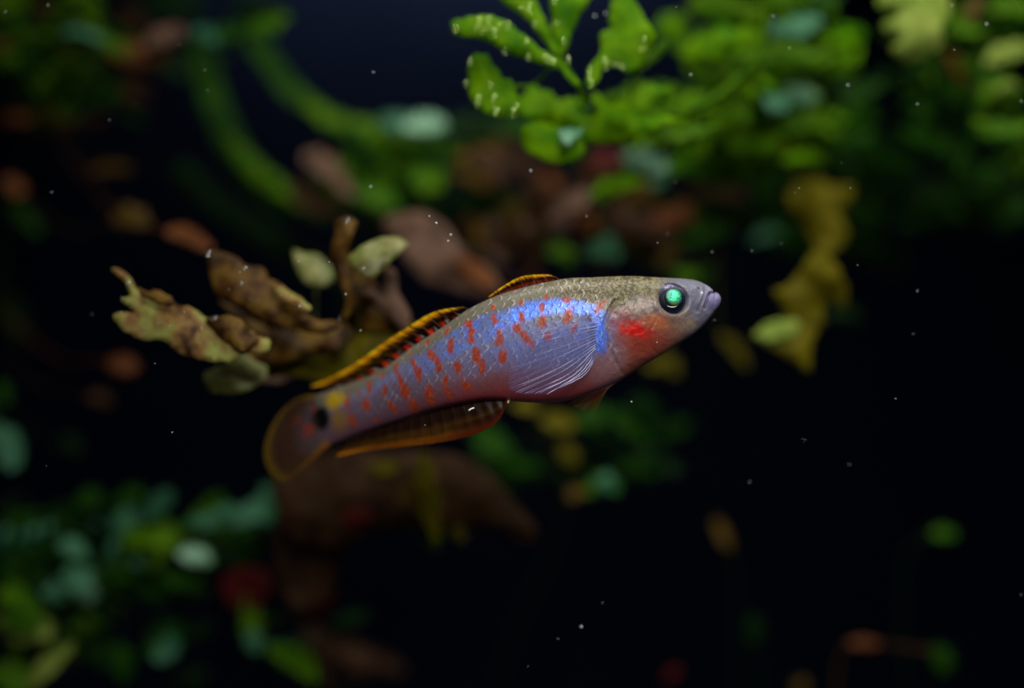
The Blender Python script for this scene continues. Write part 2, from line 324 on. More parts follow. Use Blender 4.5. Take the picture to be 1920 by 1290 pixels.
# --- pinkish old leaves behind the fish's back
pink = thing('leafy_plant', 'old pinkish-brown broad leaves behind the back of the fish', 'plant', P(1000, 560, 0.055))
stem(pink, [(1010, 560), (1005, 480), (1030, 400), (1060, 350), (1120, 300)], 10, 6, 'umber', 0.056)
blade(pink, [(715,420),(740,402),(790,398),(830,418),(855,450),(880,480),(920,505),(940,545),(900,560),(850,545),(800,530),(765,500),(740,460)], 'pink', 0.042, 0.3, crinkle=0.002)
blade(pink, [(860,480),(895,490),(930,525),(925,545),(880,530),(860,505)], 'rust', 0.040, 0.3)
for pts, wd, mt, y, lb in [([(1030,420),(1070,380),(1110,365)],48,'pink',.055,2),([(1090,330),(1130,300),(1185,300)],40,'wine',.056,0),([(1160,400),(1200,420),(1260,450)],58,'pink',.065,2),([(1215,425),(1270,400),(1300,412)],44,'rust',.06,2),([(880,280),(930,320),(960,335)],54,'umber',.062,2),
        ([(1000,310),(1010,380),(1000,500)],46,'umber',.06,2),([(1010,480),(1030,440),(1070,400)],40,'pink',.062,0),([(1240,500),(1255,470),(1260,440)],36,'brown',.062,0),([(1090,430),(1100,410),(1115,440)],40,'rust',.065,0),([(1270,370),(1330,350),(1400,370)],60,'umber',.075,2),
        ([(860,300),(900,290),(940,300)],34,'rust',.064,0),([(570,290),(610,310),(660,370)],60,'pink',.06,0),([(545,340),(580,370),(640,400)],56,'umber',.062,0),([(920,250),(960,280),(1000,330)],40,'umber',.07,2),([(940,400),(960,450),(985,490)],40,'umber',.07,0),([(1120,440),(1180,460),(1240,500)],46,'umber',.07,2)]:
    ribbon(pink, pts, wd, mt, y, lb)
for pts, wd, mt, y in [([(1105,480),(1135,465),(1160,485)],44,'teal_sheen',.05),([(1030,480),(1050,470),(1075,500)],36,'green',.056),([(1265,505),(1285,520),(1310,512)],30,'green',.055)]: ribbon(pink, pts, wd, mt, y, 0, prof='lance')

# --- long arching straps of the green plant left of centre
strap = thing('strap_leaf_plant', 'long arching green strap leaves before the navy tank wall', 'plant', P(640, 520, 0.075))
stem(strap, [(650, 580), (655, 500), (690, 410), (740, 320), (760, 250)], 6, 4, 'shade', 0.078)
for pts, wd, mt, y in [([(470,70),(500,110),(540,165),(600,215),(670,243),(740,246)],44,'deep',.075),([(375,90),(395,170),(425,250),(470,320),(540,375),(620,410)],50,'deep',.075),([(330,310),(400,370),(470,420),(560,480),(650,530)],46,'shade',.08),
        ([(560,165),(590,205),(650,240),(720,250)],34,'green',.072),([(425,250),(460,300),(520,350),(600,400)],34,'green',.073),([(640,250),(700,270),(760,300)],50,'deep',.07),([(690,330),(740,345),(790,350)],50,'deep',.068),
        ([(660,360),(710,370),(745,390)],54,'green',.062),([(640,330),(690,350),(730,400)],44,'green',.066),([(770,330),(805,340),(835,320)],50,'green',.06),([(760,280),(800,285),(840,270)],50,'deep',.064),([(710,225),(750,232),(790,230)],38,'teal_sheen',.062),
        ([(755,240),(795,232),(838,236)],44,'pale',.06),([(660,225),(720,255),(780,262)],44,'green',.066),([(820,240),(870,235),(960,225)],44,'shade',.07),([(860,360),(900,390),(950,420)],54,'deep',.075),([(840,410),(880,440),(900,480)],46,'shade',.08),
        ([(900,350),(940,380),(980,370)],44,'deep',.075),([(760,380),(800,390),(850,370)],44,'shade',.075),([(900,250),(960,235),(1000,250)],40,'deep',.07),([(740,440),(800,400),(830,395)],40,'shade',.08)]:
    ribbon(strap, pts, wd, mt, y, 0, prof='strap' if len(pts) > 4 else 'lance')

# --- plants in the upper left
upl = thing('leafy_plant', 'green and rust leaves, one with a pale sheen, at the tank\'s far upper corner', 'plant', P(120, -90, 0.07))
stem(upl, [(120, -90), (150, 0), (220, 60), (300, 100), (390, 90)], 8, 5, 'deep', 0.075)
for pts, wd, mt, y, lb in [([(70,70),(140,58),(200,80),(245,105)],34,'green',.06,0),([(115,62),(155,60),(195,80)],24,'teal_sheen',.058,0),([(350,85),(420,65),(480,55),(545,30)],44,'deep',.062,0),([(470,60),(500,50),(545,30)],34,'green',.060,0),([(360,60),(385,65),(410,80)],30,'teal_sheen',.06,0),
        ([(270,90),(310,65),(350,65)],54,'pink',.06,2),([(230,80),(280,105),(330,95)],36,'rust',.062,0),([(60,10),(120,20),(200,20)],50,'umber',.075,2),([(-20,20),(20,0),(60,-20)],50,'green',.06,0),([(-10,95),(30,110),(90,90)],60,'deep',.075,2),
        ([(90,180),(120,150),(150,150)],50,'deep',.072,2),([(70,140),(110,170),(130,200)],54,'deep',.075,0),([(200,95),(240,115),(270,135)],24,'rust',.065,0),([(270,110),(310,120),(350,150)],30,'shade',.075,0),([(-10,75),(5,80),(12,90)],24,'rust',.06,0),
        ([(250,20),(320,10),(390,20)],40,'shade',.08,0),([(10,150),(40,180),(80,190)],60,'shade',.08,2),([(430,25),(480,15),(540,30)],40,'shade',.075,0)]:
    ribbon(upl, pts, wd, mt, y, lb)
edgel = thing('leafy_plant', 'few scattered rust and green leaves almost lost in the dark beside the straps', 'plant', P(-60, 700, 0.08))
stem(edgel, [(-60, 700), (-10, 560), (10, 420), (40, 300), (90, 235)], 8, 4, 'shade', 0.085)
for pts, wd, mt, y, lb in [([(0,225),(30,222),(60,230)],26,'rust',.07,0),([(60,215),(95,215),(130,240)],30,'rust',.072,0),([(120,240),(160,230),(200,225)],32,'umber',.075,0),([(165,325),(205,315),(250,318)],28,'brown',.07,0),([(5,335),(25,350),(45,365)],34,'rust',.065,0),
        ([(20,380),(50,410),(70,440)],50,'deep',.075,2),([(215,420),(245,405),(280,425)],44,'brown',.05,0),([(200,680),(230,685),(262,692)],38,'rust',.045,0),([(165,745),(185,745),(205,760)],28,'umber',.06,0),([(-15,800),(10,830),(25,880)],52,'teal_sheen',.05,0),([(310,435),(350,440),(395,470)],38,'rust',.04,0),
        ([(-10,860),(10,850),(30,870)],40,'green',.052,0),([(330,310),(350,320),(370,340)],24,'shade',.075,0),([(-10,740),(5,730),(10,760)],24,'deep',.06,0),([(110,840),(130,830),(150,850)],26,'shade',.07,0),([(-15,560),(20,580),(40,640)],40,'shade',.09,0)]:
    ribbon(edgel, pts, wd, mt, y, lb)

# --- old brown fern leaf just behind the tail
old = thing('fern_plant', 'old mottled brown and green fern leaf beside the tail of the fish', 'plant', P(720, 700, 0.03))
YO = 0.0075
blade(old, c4([(90,390),(130,380),(200,430),(240,500),(290,540),(330,505),(400,525),(470,600),(560,608),(640,670),(760,668),(850,690),(890,740),(930,780),(1000,790),(1010,850),(930,870),(850,880),(820,900),(760,930),(600,910),(480,872),(400,805),(260,792),(160,742),(98,662),(150,635),(220,640),(190,600),(150,562),(200,540),(170,470)]), 'mottle', YO, 0.35, crinkle=0.0006, jag=3.2)
blade(old, c4([(780,880),(880,890),(960,940),(1000,970),(970,1040),(870,1090),(760,1112),(650,1085),(618,1020),(660,970),(740,940)]), 'celadon', YO + 0.006, 0.4, crinkle=0.0006, jag=3.2)
blade(old, c4([(640,290),(700,278),(790,300),(870,360),(960,380),(1000,440),(1060,455),(1120,510),(1180,550),(1245,605),(1220,640),(1300,680),(1440,700),(1300,760),(1100,720),(950,680),(850,610),(730,560),(680,480),(660,400)]), 'amber', YO + 0.004, 0.3, crinkle=0.0008, jag=3.2)
blade(old, c4([(1020,470),(1060,455),(1120,510),(1180,552),(1248,605),(1220,640),(1150,600),(1080,570),(1040,520)]), 'mottle', YO + 0.001, 0.8, jag=2)
blade(old, c4([(1385,110),(1450,80),(1512,110),(1500,170),(1470,300),(1500,400),(1540,520),(1480,640),(1420,690),(1450,560),(1390,420),(1360,300),(1380,180)]), 'amber', YO + 0.006, 0.0, jag=2)
blade(old, c4([(1455,330),(1530,260),(1620,210),(1740,195),(1812,232),(1790,270),(1720,340),(1660,400),(1600,440),(1530,425),(1490,385)]), 'celadon', YO + 0.003, 0.4, jag=2)
blade(old, c4([(1680,380),(1740,400),(1760,520),(1830,660),(1780,740),(1690,640),(1570,540),(1600,505),(1660,540)]), 'pink', YO + 0.010, 0.2, jag=2)
blade(old, c4([(1140,270),(1200,290),(1300,310),(1380,400),(1360,470),(1260,485),(1190,445),(1160,360)]), 'celadon', YO + 0.014, 0.5, jag=2)
blade(old, c4([(900,790),(1010,780),(1230,742),(1440,690),(1560,600),(1700,620),(1850,700),(1800,800),(1600,980),(1400,1060),(1150,1010),(1000,1000),(880,930),(850,860)]), 'olive', YO + 0.013, 0.3, crinkle=0.0012)
blade(old, c4([(1440,430),(1560,420),(1700,540),(1780,700),(1600,760),(1480,700),(1450,560)]), 'amber', YO + 0.013, 0.3, crinkle=0.002)
blade(old, c4([(900,830),(1000,790),(1120,755),(1230,745),(1220,775),(1080,810),(980,850)]), 'olive', YO + 0.010, 0.8)
blade(old, c4([(960,1040),(1020,990),(1110,980),(1150,1010),(1080,1050)]), 'pink', YO + 0.012, 0.5)
blade(old, c4([(700,560),(850,640),(1000,720),(1200,740),(1400,700),(1500,760),(1400,860),(1200,900),(1000,940),(860,900),(900,800),(820,700)]), 'amber', YO + 0.010, 0.3, crinkle=0.001)
blade(old, c4([(240,480),(300,520),(330,500),(400,520),(450,580),(400,600),(320,570),(260,540)]), 'amber', YO - 0.001, 0.5, jag=3)
blade(old, c4([(640,680),(760,660),(860,690),(900,760),(940,800),(860,860),(780,820),(700,760)]), 'amber', YO - 0.0012, 0.4, jag=3)
stem(old, [(460, 655), (560, 660), (660, 690), (740, 740), (800, 830)], 3.5, 6, 'amber', YO + 0.014)

# --- brown translucent leaf under the tail, with its yellow-green leaflet
under = thing('leafy_plant', 'broad dull brown leaf with a yellow-green leaflet under the tail fin', 'plant', P(620, 1300, 0.04))
blade(under, [(515,880),(600,852),(700,845),(830,850),(905,878),(955,930),(1000,980),(1008,1010),(965,1002),(900,985),(830,1000),(760,990),(690,1000),(645,1030),(560,1020),(520,960)], 'umber', 0.040, 0.3, crinkle=0.001)
blade(under, [(520,960),(600,985),(645,1020),(635,1070),(615,1120),(575,1145),(535,1130),(515,1060)], 'umber', 0.042, 0.2, crinkle=0.001)
for pts, wd, mt, y in [([(790,850),(800,920),(815,1012)],46,'olive',.036),([(800,985),(810,1000),(815,1030)],40,'green',.037),([(645,985),(670,970),(700,965)],42,'wine',.037),([(960,1000),(985,1000),(1005,1010)],28,'rust',.039),([(690,875),(720,880),(750,870)],26,'olive',.038),([(850,990),(860,1000),(866,1015)],24,'olive',.039),([(750,900),(765,950),(770,980)],36,'brown',.037)]:
    ribbon(under, pts, wd, mt, y, 0)
stem(under, [(620, 1300), (600, 1200), (585, 1120), (600, 1040), (690, 960)], 7, 4, 'umber', 0.046)
blade(under, [(410,1095),(450,1065),(500,1070),(510,1105),(480,1140),(440,1145)], 'wine', 0.050, 0.2)
blade(under, [(585,1110),(620,1090),(625,1130),(600,1160),(560,1160)], 'wine', 0.052, 0.2)
for pts, wd, mt, y in [([(560,1190),(640,1215),(700,1245)],54,'umber',.06),([(620,1170),(660,1160),(690,1155)],40,'shade',.06),([(465,1110),(472,1170),(475,1230)],38,'green',.05),([(470,1180),(475,1200),(480,1225)],30,'teal_sheen',.048),([(500,1215),(560,1240),(595,1275)],54,'green',.048),([(640,1260),(700,1240),(760,1260)],40,'umber',.075)]:
    ribbon(under, pts, wd, mt, y, 0)

# --- green plant in the lower left
low = thing('leafy_plant', 'clump of small glossy green leaves with cool sheen, lower than the tail', 'plant', P(-40, 1400, 0.05))
stem(low, [(-40, 1400), (40, 1250), (120, 1130), (230, 1040), (330, 990), (430, 975)], 9, 5, 'deep', 0.055)
stem(low, [(120, 1130), (200, 1000), (290, 930)], 5, 4, 'deep', 0.055)
for pts, wd, mt, y in [([(345,1000),(390,960),(420,925)],54,'green',.048),([(350,985),(430,968),(510,960),(600,945)],46,'teal_sheen',.046),([(345,1000),(400,985),(460,978)],40,'green',.050),([(480,955),(505,925),(530,915)],36,'teal_sheen',.049),([(270,975),(300,945),(325,920)],36,'teal_sheen',.050),
        ([(215,1000),(240,975),(260,960)],50,'teal_sheen',.052),([(140,945),(170,935),(190,930)],40,'deep',.055),([(210,945),(245,930),(270,930)],44,'deep',.054),([(0,1000),(30,980),(70,975)],34,'deep',.055),([(60,980),(110,970),(160,950)],36,'shade',.06),([(0,1040),(20,1020),(40,1000)],50,'deep',.055),
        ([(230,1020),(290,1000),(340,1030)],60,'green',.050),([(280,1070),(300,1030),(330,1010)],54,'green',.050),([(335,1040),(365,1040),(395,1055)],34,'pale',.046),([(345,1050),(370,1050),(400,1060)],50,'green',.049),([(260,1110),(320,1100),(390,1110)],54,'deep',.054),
        ([(110,1030),(135,1025),(160,1050)],44,'teal_sheen',.048),([(120,1070),(145,1090),(160,1110)],54,'teal_sheen',.047),([(80,1110),(105,1110),(130,1120)],36,'teal_sheen',.048),([(130,1100),(160,1110),(170,1130)],40,'pale',.052),([(180,1090),(210,1080),(230,1110)],54,'deep',.053),
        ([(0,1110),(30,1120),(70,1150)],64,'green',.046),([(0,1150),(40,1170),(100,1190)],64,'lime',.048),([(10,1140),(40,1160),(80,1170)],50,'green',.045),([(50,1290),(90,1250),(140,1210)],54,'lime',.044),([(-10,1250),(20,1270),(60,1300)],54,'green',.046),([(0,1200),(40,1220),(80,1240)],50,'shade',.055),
        ([(275,1230),(310,1200),(345,1165)],50,'deep',.05),([(290,1240),(315,1215),(330,1190)],42,'teal_sheen',.049),([(215,1210),(230,1240),(235,1280)],46,'deep',.05),([(360,1190),(385,1180),(400,1175)],40,'shade',.055),([(400,1030),(450,1040),(500,1000)],50,'shade',.055),([(430,1010),(460,1000),(490,1010)],40,'deep',.056),([(300,1080),(350,1090),(380,1080)],44,'deep',.05),
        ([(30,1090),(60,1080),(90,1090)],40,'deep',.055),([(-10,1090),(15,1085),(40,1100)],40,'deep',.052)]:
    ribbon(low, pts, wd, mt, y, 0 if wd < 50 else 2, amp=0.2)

# --- leaves in the gloom under the belly and to the right
mid_ = thing('leafy_plant', 'green and ochre leaf tips in the gloom under the belly of the fish', 'plant', P(900, 1400, 0.08))
stem(mid_, [(900, 1400), (960, 1200), (1040, 1020), (1060, 900), (1010, 800)], 6, 3, 'shade', 0.09)
for pts, wd, mt, y in [([(1100,930),(1130,905),(1160,925)],50,'green',.052),([(1115,912),(1135,905),(1150,920)],34,'teal_sheen',.05),([(1065,940),(1080,925),(1095,920)],30,'brown',.052),([(890,800),(920,830),(960,850)],60,'deep',.06),([(930,850),(970,870),(1010,880)],50,'deep',.065),([(960,760),(985,762),(1010,768)],30,'olive',.05),
        ([(1015,790),(1045,792),(1080,800)],40,'olive',.055),([(1050,830),(1065,850),(1080,870)],32,'olive',.058),([(1080,800),(1110,780),(1140,770)],50,'deep',.06),([(1140,780),(1180,790),(1210,830)],60,'deep',.06),([(1240,870),(1260,880),(1280,880)],28,'shade',.06),([(1190,850),(1220,850),(1230,880)],40,'shade',.06)]:
    ribbon(mid_, pts, wd, mt, y, 0)
for lab, pts, wd, mt, y, st_ in [('lone ochre leaf standing in the black water under the snout', [(1338,972),(1352,1000),(1368,1032)], 34, 'brown', .06, [(1368, 1032), (1380, 1100), (1378, 1300), (1380, 1400)]),
        ('lone small green leaf tip shining in the black water', [(1748,1003),(1770,1000),(1792,1004)], 28, 'green', .06, [(1748, 1003), (1700, 1040), (1690, 1180), (1720, 1400)]),
        ('dim drooping green leaf barely showing in the black water', [(1410,1150),(1414,1180),(1412,1205)], 30, 'shade', .06, [(1412, 1205), (1420, 1260), (1415, 1400)])]:
    t_ = thing('water_plant', lab, 'plant', P(*st_[-1], y)); ribbon(t_, pts, wd, mt, y, 0); stem(t_, st_, 2.0, 3.0, 'shade', y + 0.004)
twig = thing('water_plant', 'thin brown twig ending in a dull green leaf near the tank bottom', 'plant', P(1560, 1400, 0.06))
stem(twig, [(1560, 1400), (1570, 1260), (1590, 1208), (1640, 1206), (1700, 1214), (1750, 1222)], 4, 5, 'umber', 0.056)
ribbon(twig, [(1745, 1215), (1765, 1235), (1768, 1262)], 40, 'deep', 0.056); ribbon(twig, [(1590, 1206), (1620, 1206), (1650, 1208)], 18, 'rust', 0.055)
for lab, x, y_, mt in [('dim wine-red leaf tip rising from the tank bottom', 1262, 1262, 'wine'), ('small ochre leaf tip rising from the tank bottom', 1502, 1285, 'brown')]:
    t_ = thing('water_plant', lab, 'plant', P(x, 1420, .06)); ribbon(t_, [(x - 14, y_ + 16), (x, y_), (x + 12, y_ - 10)], 26, mt, .06, 0); stem(t_, [(x - 14, y_ + 16), (x - 6, y_ + 70), (x, 1420)], 2, 3, 'shade', .062)

# ------------------------------------------------------------------ further leaflets of the same plants, deeper in
def thicket(plant, box, n, mats, ys, size=(50, 95), ang=(-0.7, 0.7)):
    for k in range(n):
        x = random.uniform(box[0], box[2]); z = random.uniform(box[1], box[3]); a = random.uniform(*ang); ln = random.uniform(*size); bend = random.uniform(-12, 12)
        ca, sa = math.cos(a) * ln / 2, math.sin(a) * ln / 2
        ribbon(plant, [(x - ca, z - sa, -2), (x + bend * sa / ln, z + bend), (x + ca, z + sa, 3)], ln * random.uniform(0.35, 0.6), random.choice(mats), random.uniform(*ys), random.choice([0, 2, 3, 3]), roll=random.uniform(0.1, 0.9))
def frond(plant, path, mats, y, n=10, ln=58, taper=0.35, dy=6):
    """feathered frond: leaflets in pairs along a curved midrib"""
    q = catmull([tuple(a) for a in path], 3 * n); stem(plant, [(a[0], a[1], dy * t / (3 * n)) for t, a in enumerate(q)][::6] + [(q[-1][0], q[-1][1], dy)], 4, 2, mats[0], y, name='stem')
    for k in range(n):
        i_ = int((k + 0.6) / n * (3 * n - 2)); a = q[i_]; d = q[i_ + 1] - q[i_]; d = d / (np.linalg.norm(d) + 1e-9); nrm_ = np.array([-d[1], d[0]])
        L_ = ln * (1 - (1 - taper) * k / n) * random.uniform(0.8, 1.15)
        for s_ in (-1, 1):
            e_ = a + (d * 0.55 + nrm_ * s_ * 0.85) * L_; m_ = a + (d * 0.22 + nrm_ * s_ * 0.48) * L_
            z_ = dy * k / n
            ribbon(plant, [(a[0], a[1], z_), (m_[0], m_[1], z_ - 0.6), (e_[0], e_[1], z_ + random.uniform(-1, 3))], L_ * random.uniform(0.36, 0.5), random.choice(mats), y, random.choice([3, 4]), amp=0.45)
for pl, path, mats, y, n, ln in [(fern2, [(1440,-40),(1380,50),(1290,130)], ['bright','bright','green'], .040, 8, 74), (fern2, [(1450,-10),(1500,80),(1580,140)], ['green','green','deep'], .048, 8, 66),
        (fern2, [(1430,90),(1380,190),(1270,248),(1150,262)], ['bright','green','bright'], .038, 11, 60), (fern2, [(1400,140),(1480,215),(1600,245)], ['green','bright','green'], .046, 9, 62), (fern2, [(1330,240),(1430,292),(1570,285)], ['green','deep'], .056, 9, 58),
        (fernr, [(1850,-10),(1800,90),(1690,170)], ['green','deep'], .052, 8, 66), (fernr, [(1840,110),(1760,230),(1630,290)], ['deep','deep','shade'], .062, 9, 66), (fernr, [(1840,150),(1890,260),(1940,340)], ['deep','green'], .056, 8, 60),
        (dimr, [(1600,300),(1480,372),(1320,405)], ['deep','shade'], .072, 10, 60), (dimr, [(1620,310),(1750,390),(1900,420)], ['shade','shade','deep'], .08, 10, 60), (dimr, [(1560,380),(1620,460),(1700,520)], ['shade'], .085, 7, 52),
        (upl, [(160,-20),(120,80),(50,180)], ['green','deep','green'], .058, 9, 62), (upl, [(-20,60),(70,120),(190,150)], ['green','deep'], .06, 9, 56), (upl, [(200,80),(130,170),(50,240)], ['deep','deep','green'], .066, 8, 56),
        (low, [(-10,1045),(120,1000),(260,935)], ['deep','teal_sheen','deep'], .052, 9, 52), (low, [(30,1260),(160,1150),(300,1090)], ['deep','green','deep'], .054, 9, 56), (low, [(200,1065),(320,1010),(430,985)], ['green','deep','teal_sheen'], .05, 8, 50),
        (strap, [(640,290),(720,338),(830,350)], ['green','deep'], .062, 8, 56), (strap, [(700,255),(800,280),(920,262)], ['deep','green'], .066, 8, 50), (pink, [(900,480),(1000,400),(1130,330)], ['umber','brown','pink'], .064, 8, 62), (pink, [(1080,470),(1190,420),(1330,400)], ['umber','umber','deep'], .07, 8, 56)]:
    frond(pl, path, mats, y, n, ln)
thicket(fern2, (1250, -20, 1590, 310), 22, ['green', 'green', 'deep', 'bright', 'bright'], (.045, .08))
thicket(fern2, (1120, 180, 1330, 290), 5, ['green', 'bright', 'deep'], (.035, .06))
thicket(fernr, (1580, 20, 1930, 330), 16, ['deep', 'deep', 'shade', 'green'], (.06, .09))
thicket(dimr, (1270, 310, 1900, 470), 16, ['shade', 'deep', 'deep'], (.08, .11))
thicket(pink, (860, 260, 1340, 500), 20, ['umber', 'brown', 'rust', 'shade', 'deep'], (.07, .09))
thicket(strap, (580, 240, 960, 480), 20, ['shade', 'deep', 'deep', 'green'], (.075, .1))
thicket(upl, (-10, 0, 300, 220), 14, ['shade', 'deep', 'umber', 'shade'], (.075, .1))
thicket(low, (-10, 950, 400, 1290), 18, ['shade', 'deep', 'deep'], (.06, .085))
thicket(mid_, (880, 780, 1260, 900), 8, ['shade', 'shade', 'deep'], (.07, .09))

# every leaf is joined to its plant's stem by a thin stalk
for plant in [o for o in list(col.objects) if o.type == 'EMPTY' and o.get('category') == 'plant']:
    kids = [c_ for c_ in col.objects if c_.parent == plant]
    sv = np.array([v.co for c_ in kids if c_.name.startswith('stem') for v in c_.data.vertices])
    if not len(sv): continue
    for c_ in [k for k in kids if k.name.startswith('leaf')]:
        lv = np.array([v.co for v in c_.data.vertices]); ends = lv[::3]
        dd = ((ends[:, None] - sv[None, ::5]) ** 2).sum(-1); i_, j_ = np.unravel_index(np.argmin(dd), dd.shape)
        if dd[i_, j_] < 0.0012 ** 2: continue
        a_, z_ = ends[i_], sv[::5][j_]; md = (a_ + z_) / 2 + np.array([0, 0.004, -0.08 * np.linalg.norm(a_ - z_)])
        Vs, Fs = tube(catmull([a_, md, z_], 9), np.linspace(0.00012, 0.00020, 9), 6)
        mesh_obj('stalk', Vs, Fs, c_.data.materials[0], c_)

# ------------------------------------------------------------------ bubbles and drifting specks
def ball(r, seg=20, ring=12, squash=1.0):
    V = [(0, 0, r * squash)]; F = []
    for a in range(1, ring):
        p_ = math.pi * a / ring
        for k in range(seg): V.append((r * math.sin(p_) * math.cos(2 * math.pi * k / seg), r * math.sin(p_) * math.sin(2 * math.pi * k / seg), r * squash * math.cos(p_)))
    V.append((0, 0, -r * squash)); n = len(V) - 1
    for k in range(seg):
        F.append((0, 1 + k, 1 + (k + 1) % seg)); F.append((n, n - seg + (k + 1) % seg, n - seg + k))
        for a in range(ring - 2): q = 1 + a * seg; F.append((q + k, q + seg + k, q + seg + (k + 1) % seg, q + (k + 1) % seg))
    return V, F
def bubble_mesh(mt): o = mesh_obj('air_bubble', *ball(1.0), mt); d = o.data; bpy.data.objects.remove(o); return d
bme, bme2 = bubble_mesh(bub), bubble_mesh(bub2)
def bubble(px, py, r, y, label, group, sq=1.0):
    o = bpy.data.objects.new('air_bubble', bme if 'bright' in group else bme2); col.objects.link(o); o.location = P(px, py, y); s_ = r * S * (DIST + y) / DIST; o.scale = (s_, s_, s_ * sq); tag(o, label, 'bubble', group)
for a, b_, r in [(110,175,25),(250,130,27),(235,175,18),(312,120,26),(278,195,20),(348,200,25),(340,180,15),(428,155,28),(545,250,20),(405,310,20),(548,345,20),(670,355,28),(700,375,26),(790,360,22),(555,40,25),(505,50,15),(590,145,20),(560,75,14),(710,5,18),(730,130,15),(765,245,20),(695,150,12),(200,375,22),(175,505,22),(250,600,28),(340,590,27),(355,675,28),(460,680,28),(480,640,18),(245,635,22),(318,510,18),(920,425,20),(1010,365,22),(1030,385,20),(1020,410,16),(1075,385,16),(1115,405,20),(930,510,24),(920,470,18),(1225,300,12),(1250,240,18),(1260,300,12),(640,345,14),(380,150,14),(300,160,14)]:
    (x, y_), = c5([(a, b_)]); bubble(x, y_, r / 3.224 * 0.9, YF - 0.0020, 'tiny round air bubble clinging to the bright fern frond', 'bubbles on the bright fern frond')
for a, b_, r, sq in [(655,295,30,.7),(865,375,24,.6),(190,465,20,.7),(510,630,13,1),(365,700,16,.7),(690,668,34,.55),(150,555,12,1),(205,580,9,1),(140,640,18,.6),(845,470,16,.9),(770,505,10,1),(620,735,12,.8),(1180,600,16,.8),(1075,530,11,1),(1550,380,16,.8),(1415,675,13,1),(1460,100,26,.7),(895,555,9,1),(430,712,8,1)]:
    (x, y_), = c4([(a, b_)]); bubble(x, y_, r / 3.097 * 0.8, YO - 0.0016, 'flattened silvery air bubble stuck to the old brown fern leaf', 'bubbles on the old brown fern leaf', sq)
sme = []
for k in range(4):
    V_, F_ = ball(1.0, 8, 6); V_ = [tuple(np.array(v) * (0.7 + 0.6 * random.random())) for v in V_]; o = mesh_obj('seed', V_, F_, dust); sme.append(o.data); bpy.data.objects.remove(o)
fixed = [(700,135,3,.004),(995,320,4,.004),(695,350,3,.004),(805,405,3,0),(818,418,4,0),(845,440,4,.001),(840,452,3,.001),(648,552,3,.002),(676,620,3,.002),(1184,753,3.2,-.002),(1090,1175,5,.004),(797,797,1.6,-.004),(1232,642,2,-.0045),(1720,545,2,.004),(1340,600,2,.003),(1100,405,2,.003),(90,10,3,.005),(10,22,3,.005),(383,131,2,.005),(205,225,2.4,.005),(97,360,2.4,.004),(390,480,3,.003),(1450,30,3,.006),(1590,160,3,.006),(1785,10,3,.006),(1850,45,4,.006),(1915,190,3,.006),(1720,195,2.4,.005),(1295,140,3,.005),(1480,90,3,.006),(1410,470,2,.004),(1335,472,2,.004),(1130,1130,1.5,.003),(990,1250,1.5,.003),(1915,1115,1.6,.004),(1115,30,4,.01),(1135,25,3,.01),(390,170,2,.005),(560,490,2,.003),(450,510,2,.002)]
for k in range(34): fixed.append((random.uniform(20, 1900), random.uniform(10, 700) if random.random() < .8 else random.uniform(700, 1280), random.uniform(0.9, 1.8), random.uniform(-.003, .008)))
for x, y_, r, d in fixed:
    o = bpy.data.objects.new('drifting_speck', random.choice(sme)); col.objects.link(o); s_ = r * S * 0.42; o.location = P(x, y_, d); o.scale = (s_, s_, s_ * random.uniform(0.6, 1.5)); o.rotation_euler = (random.random() * 3, random.random() * 3, random.random() * 3)
    tag(o, 'tiny white speck of dust drifting in the water', 'speck', 'dust specks adrift in the water')
fl = np.array([P(x, y_, -0.0045) for x, y_ in [(879, 769.5), (882, 767.5), (886, 765.5), (889, 765)]])
Vr, Fr = tube(catmull(fl, 12), 1.1 * S, 6); tag(mesh_obj('drifting_fibre', Vr, Fr, dust), 'short white fibre drifting in front of the anal fin', 'fibre')
# ------------------------------------------------------------------ the fish
fish = thing('fish', 'slender blue-flanked fish with orange spots, green eyeshine and yellow-edged fins', 'fish', P(960, 645, 0.0))
ST = np.array([  # back x, back y, belly x, belly y (photo pixels), half thickness
 (1351.0, 561, 1350.5, 564, 1.5), (1349.8, 556, 1349, 570, 9), (1346, 550.3, 1345, 577, 14.5), (1340.5, 548.6, 1339.5, 584, 18.5), (1336.5, 551, 1335, 590, 21),
 (1334.5, 543.5, 1330, 597, 24), (1326, 536, 1321, 608, 29), (1309, 527.5, 1308, 619.5, 34.5), (1288, 523.5, 1290, 633, 40), (1262, 521.8, 1266, 648, 45),
 (1230, 520, 1236, 668, 49), (1190, 518, 1196, 692, 53), (1150, 518.5, 1152, 719, 56), (1105, 520.5, 1104, 739, 58), (1065, 522, 1058, 752, 58),
 (1030, 528, 1010, 755.5, 57), (990, 537, 965, 753, 54), (950, 548, 925, 750, 50), (915, 562, 890, 753, 47), (878, 581, 853, 760, 44),
 (841, 608, 825, 767, 41), (806, 631, 792, 776, 37), (770, 655, 757, 788, 33), (735, 682, 725, 798, 29), (700, 702, 690, 809, 24),
 (660, 718, 660, 819, 18.5), (625, 730, 635, 828, 12), (602, 738, 614, 834, 6), (590, 743, 604, 838, 1.5)], float)
NS, NR = 680, 360
c = catmull(ST, 4000); mid = (c[:, :2] + c[:, 2:4]) / 2
dl = np.r_[0, np.cumsum(np.hypot(*np.diff(mid, axis=0).T))]
tt = np.linspace(0, 1, NS); tt = (tt ** 1.25) * dl[-1]
st = np.stack([np.interp(tt, dl, c[:, k]) for k in range(5)], 1)
arc = np.interp(tt, dl, dl)
def spine_y(px): return 0.016 * sstep(960, 450, px) ** 1.15 + 0.0006 * sstep(1200, 1350, px)
th = np.linspace(0, 2 * np.pi, NR, endpoint=False)
ct, sn = np.cos(th), np.sin(th)
n_exp = 2.15
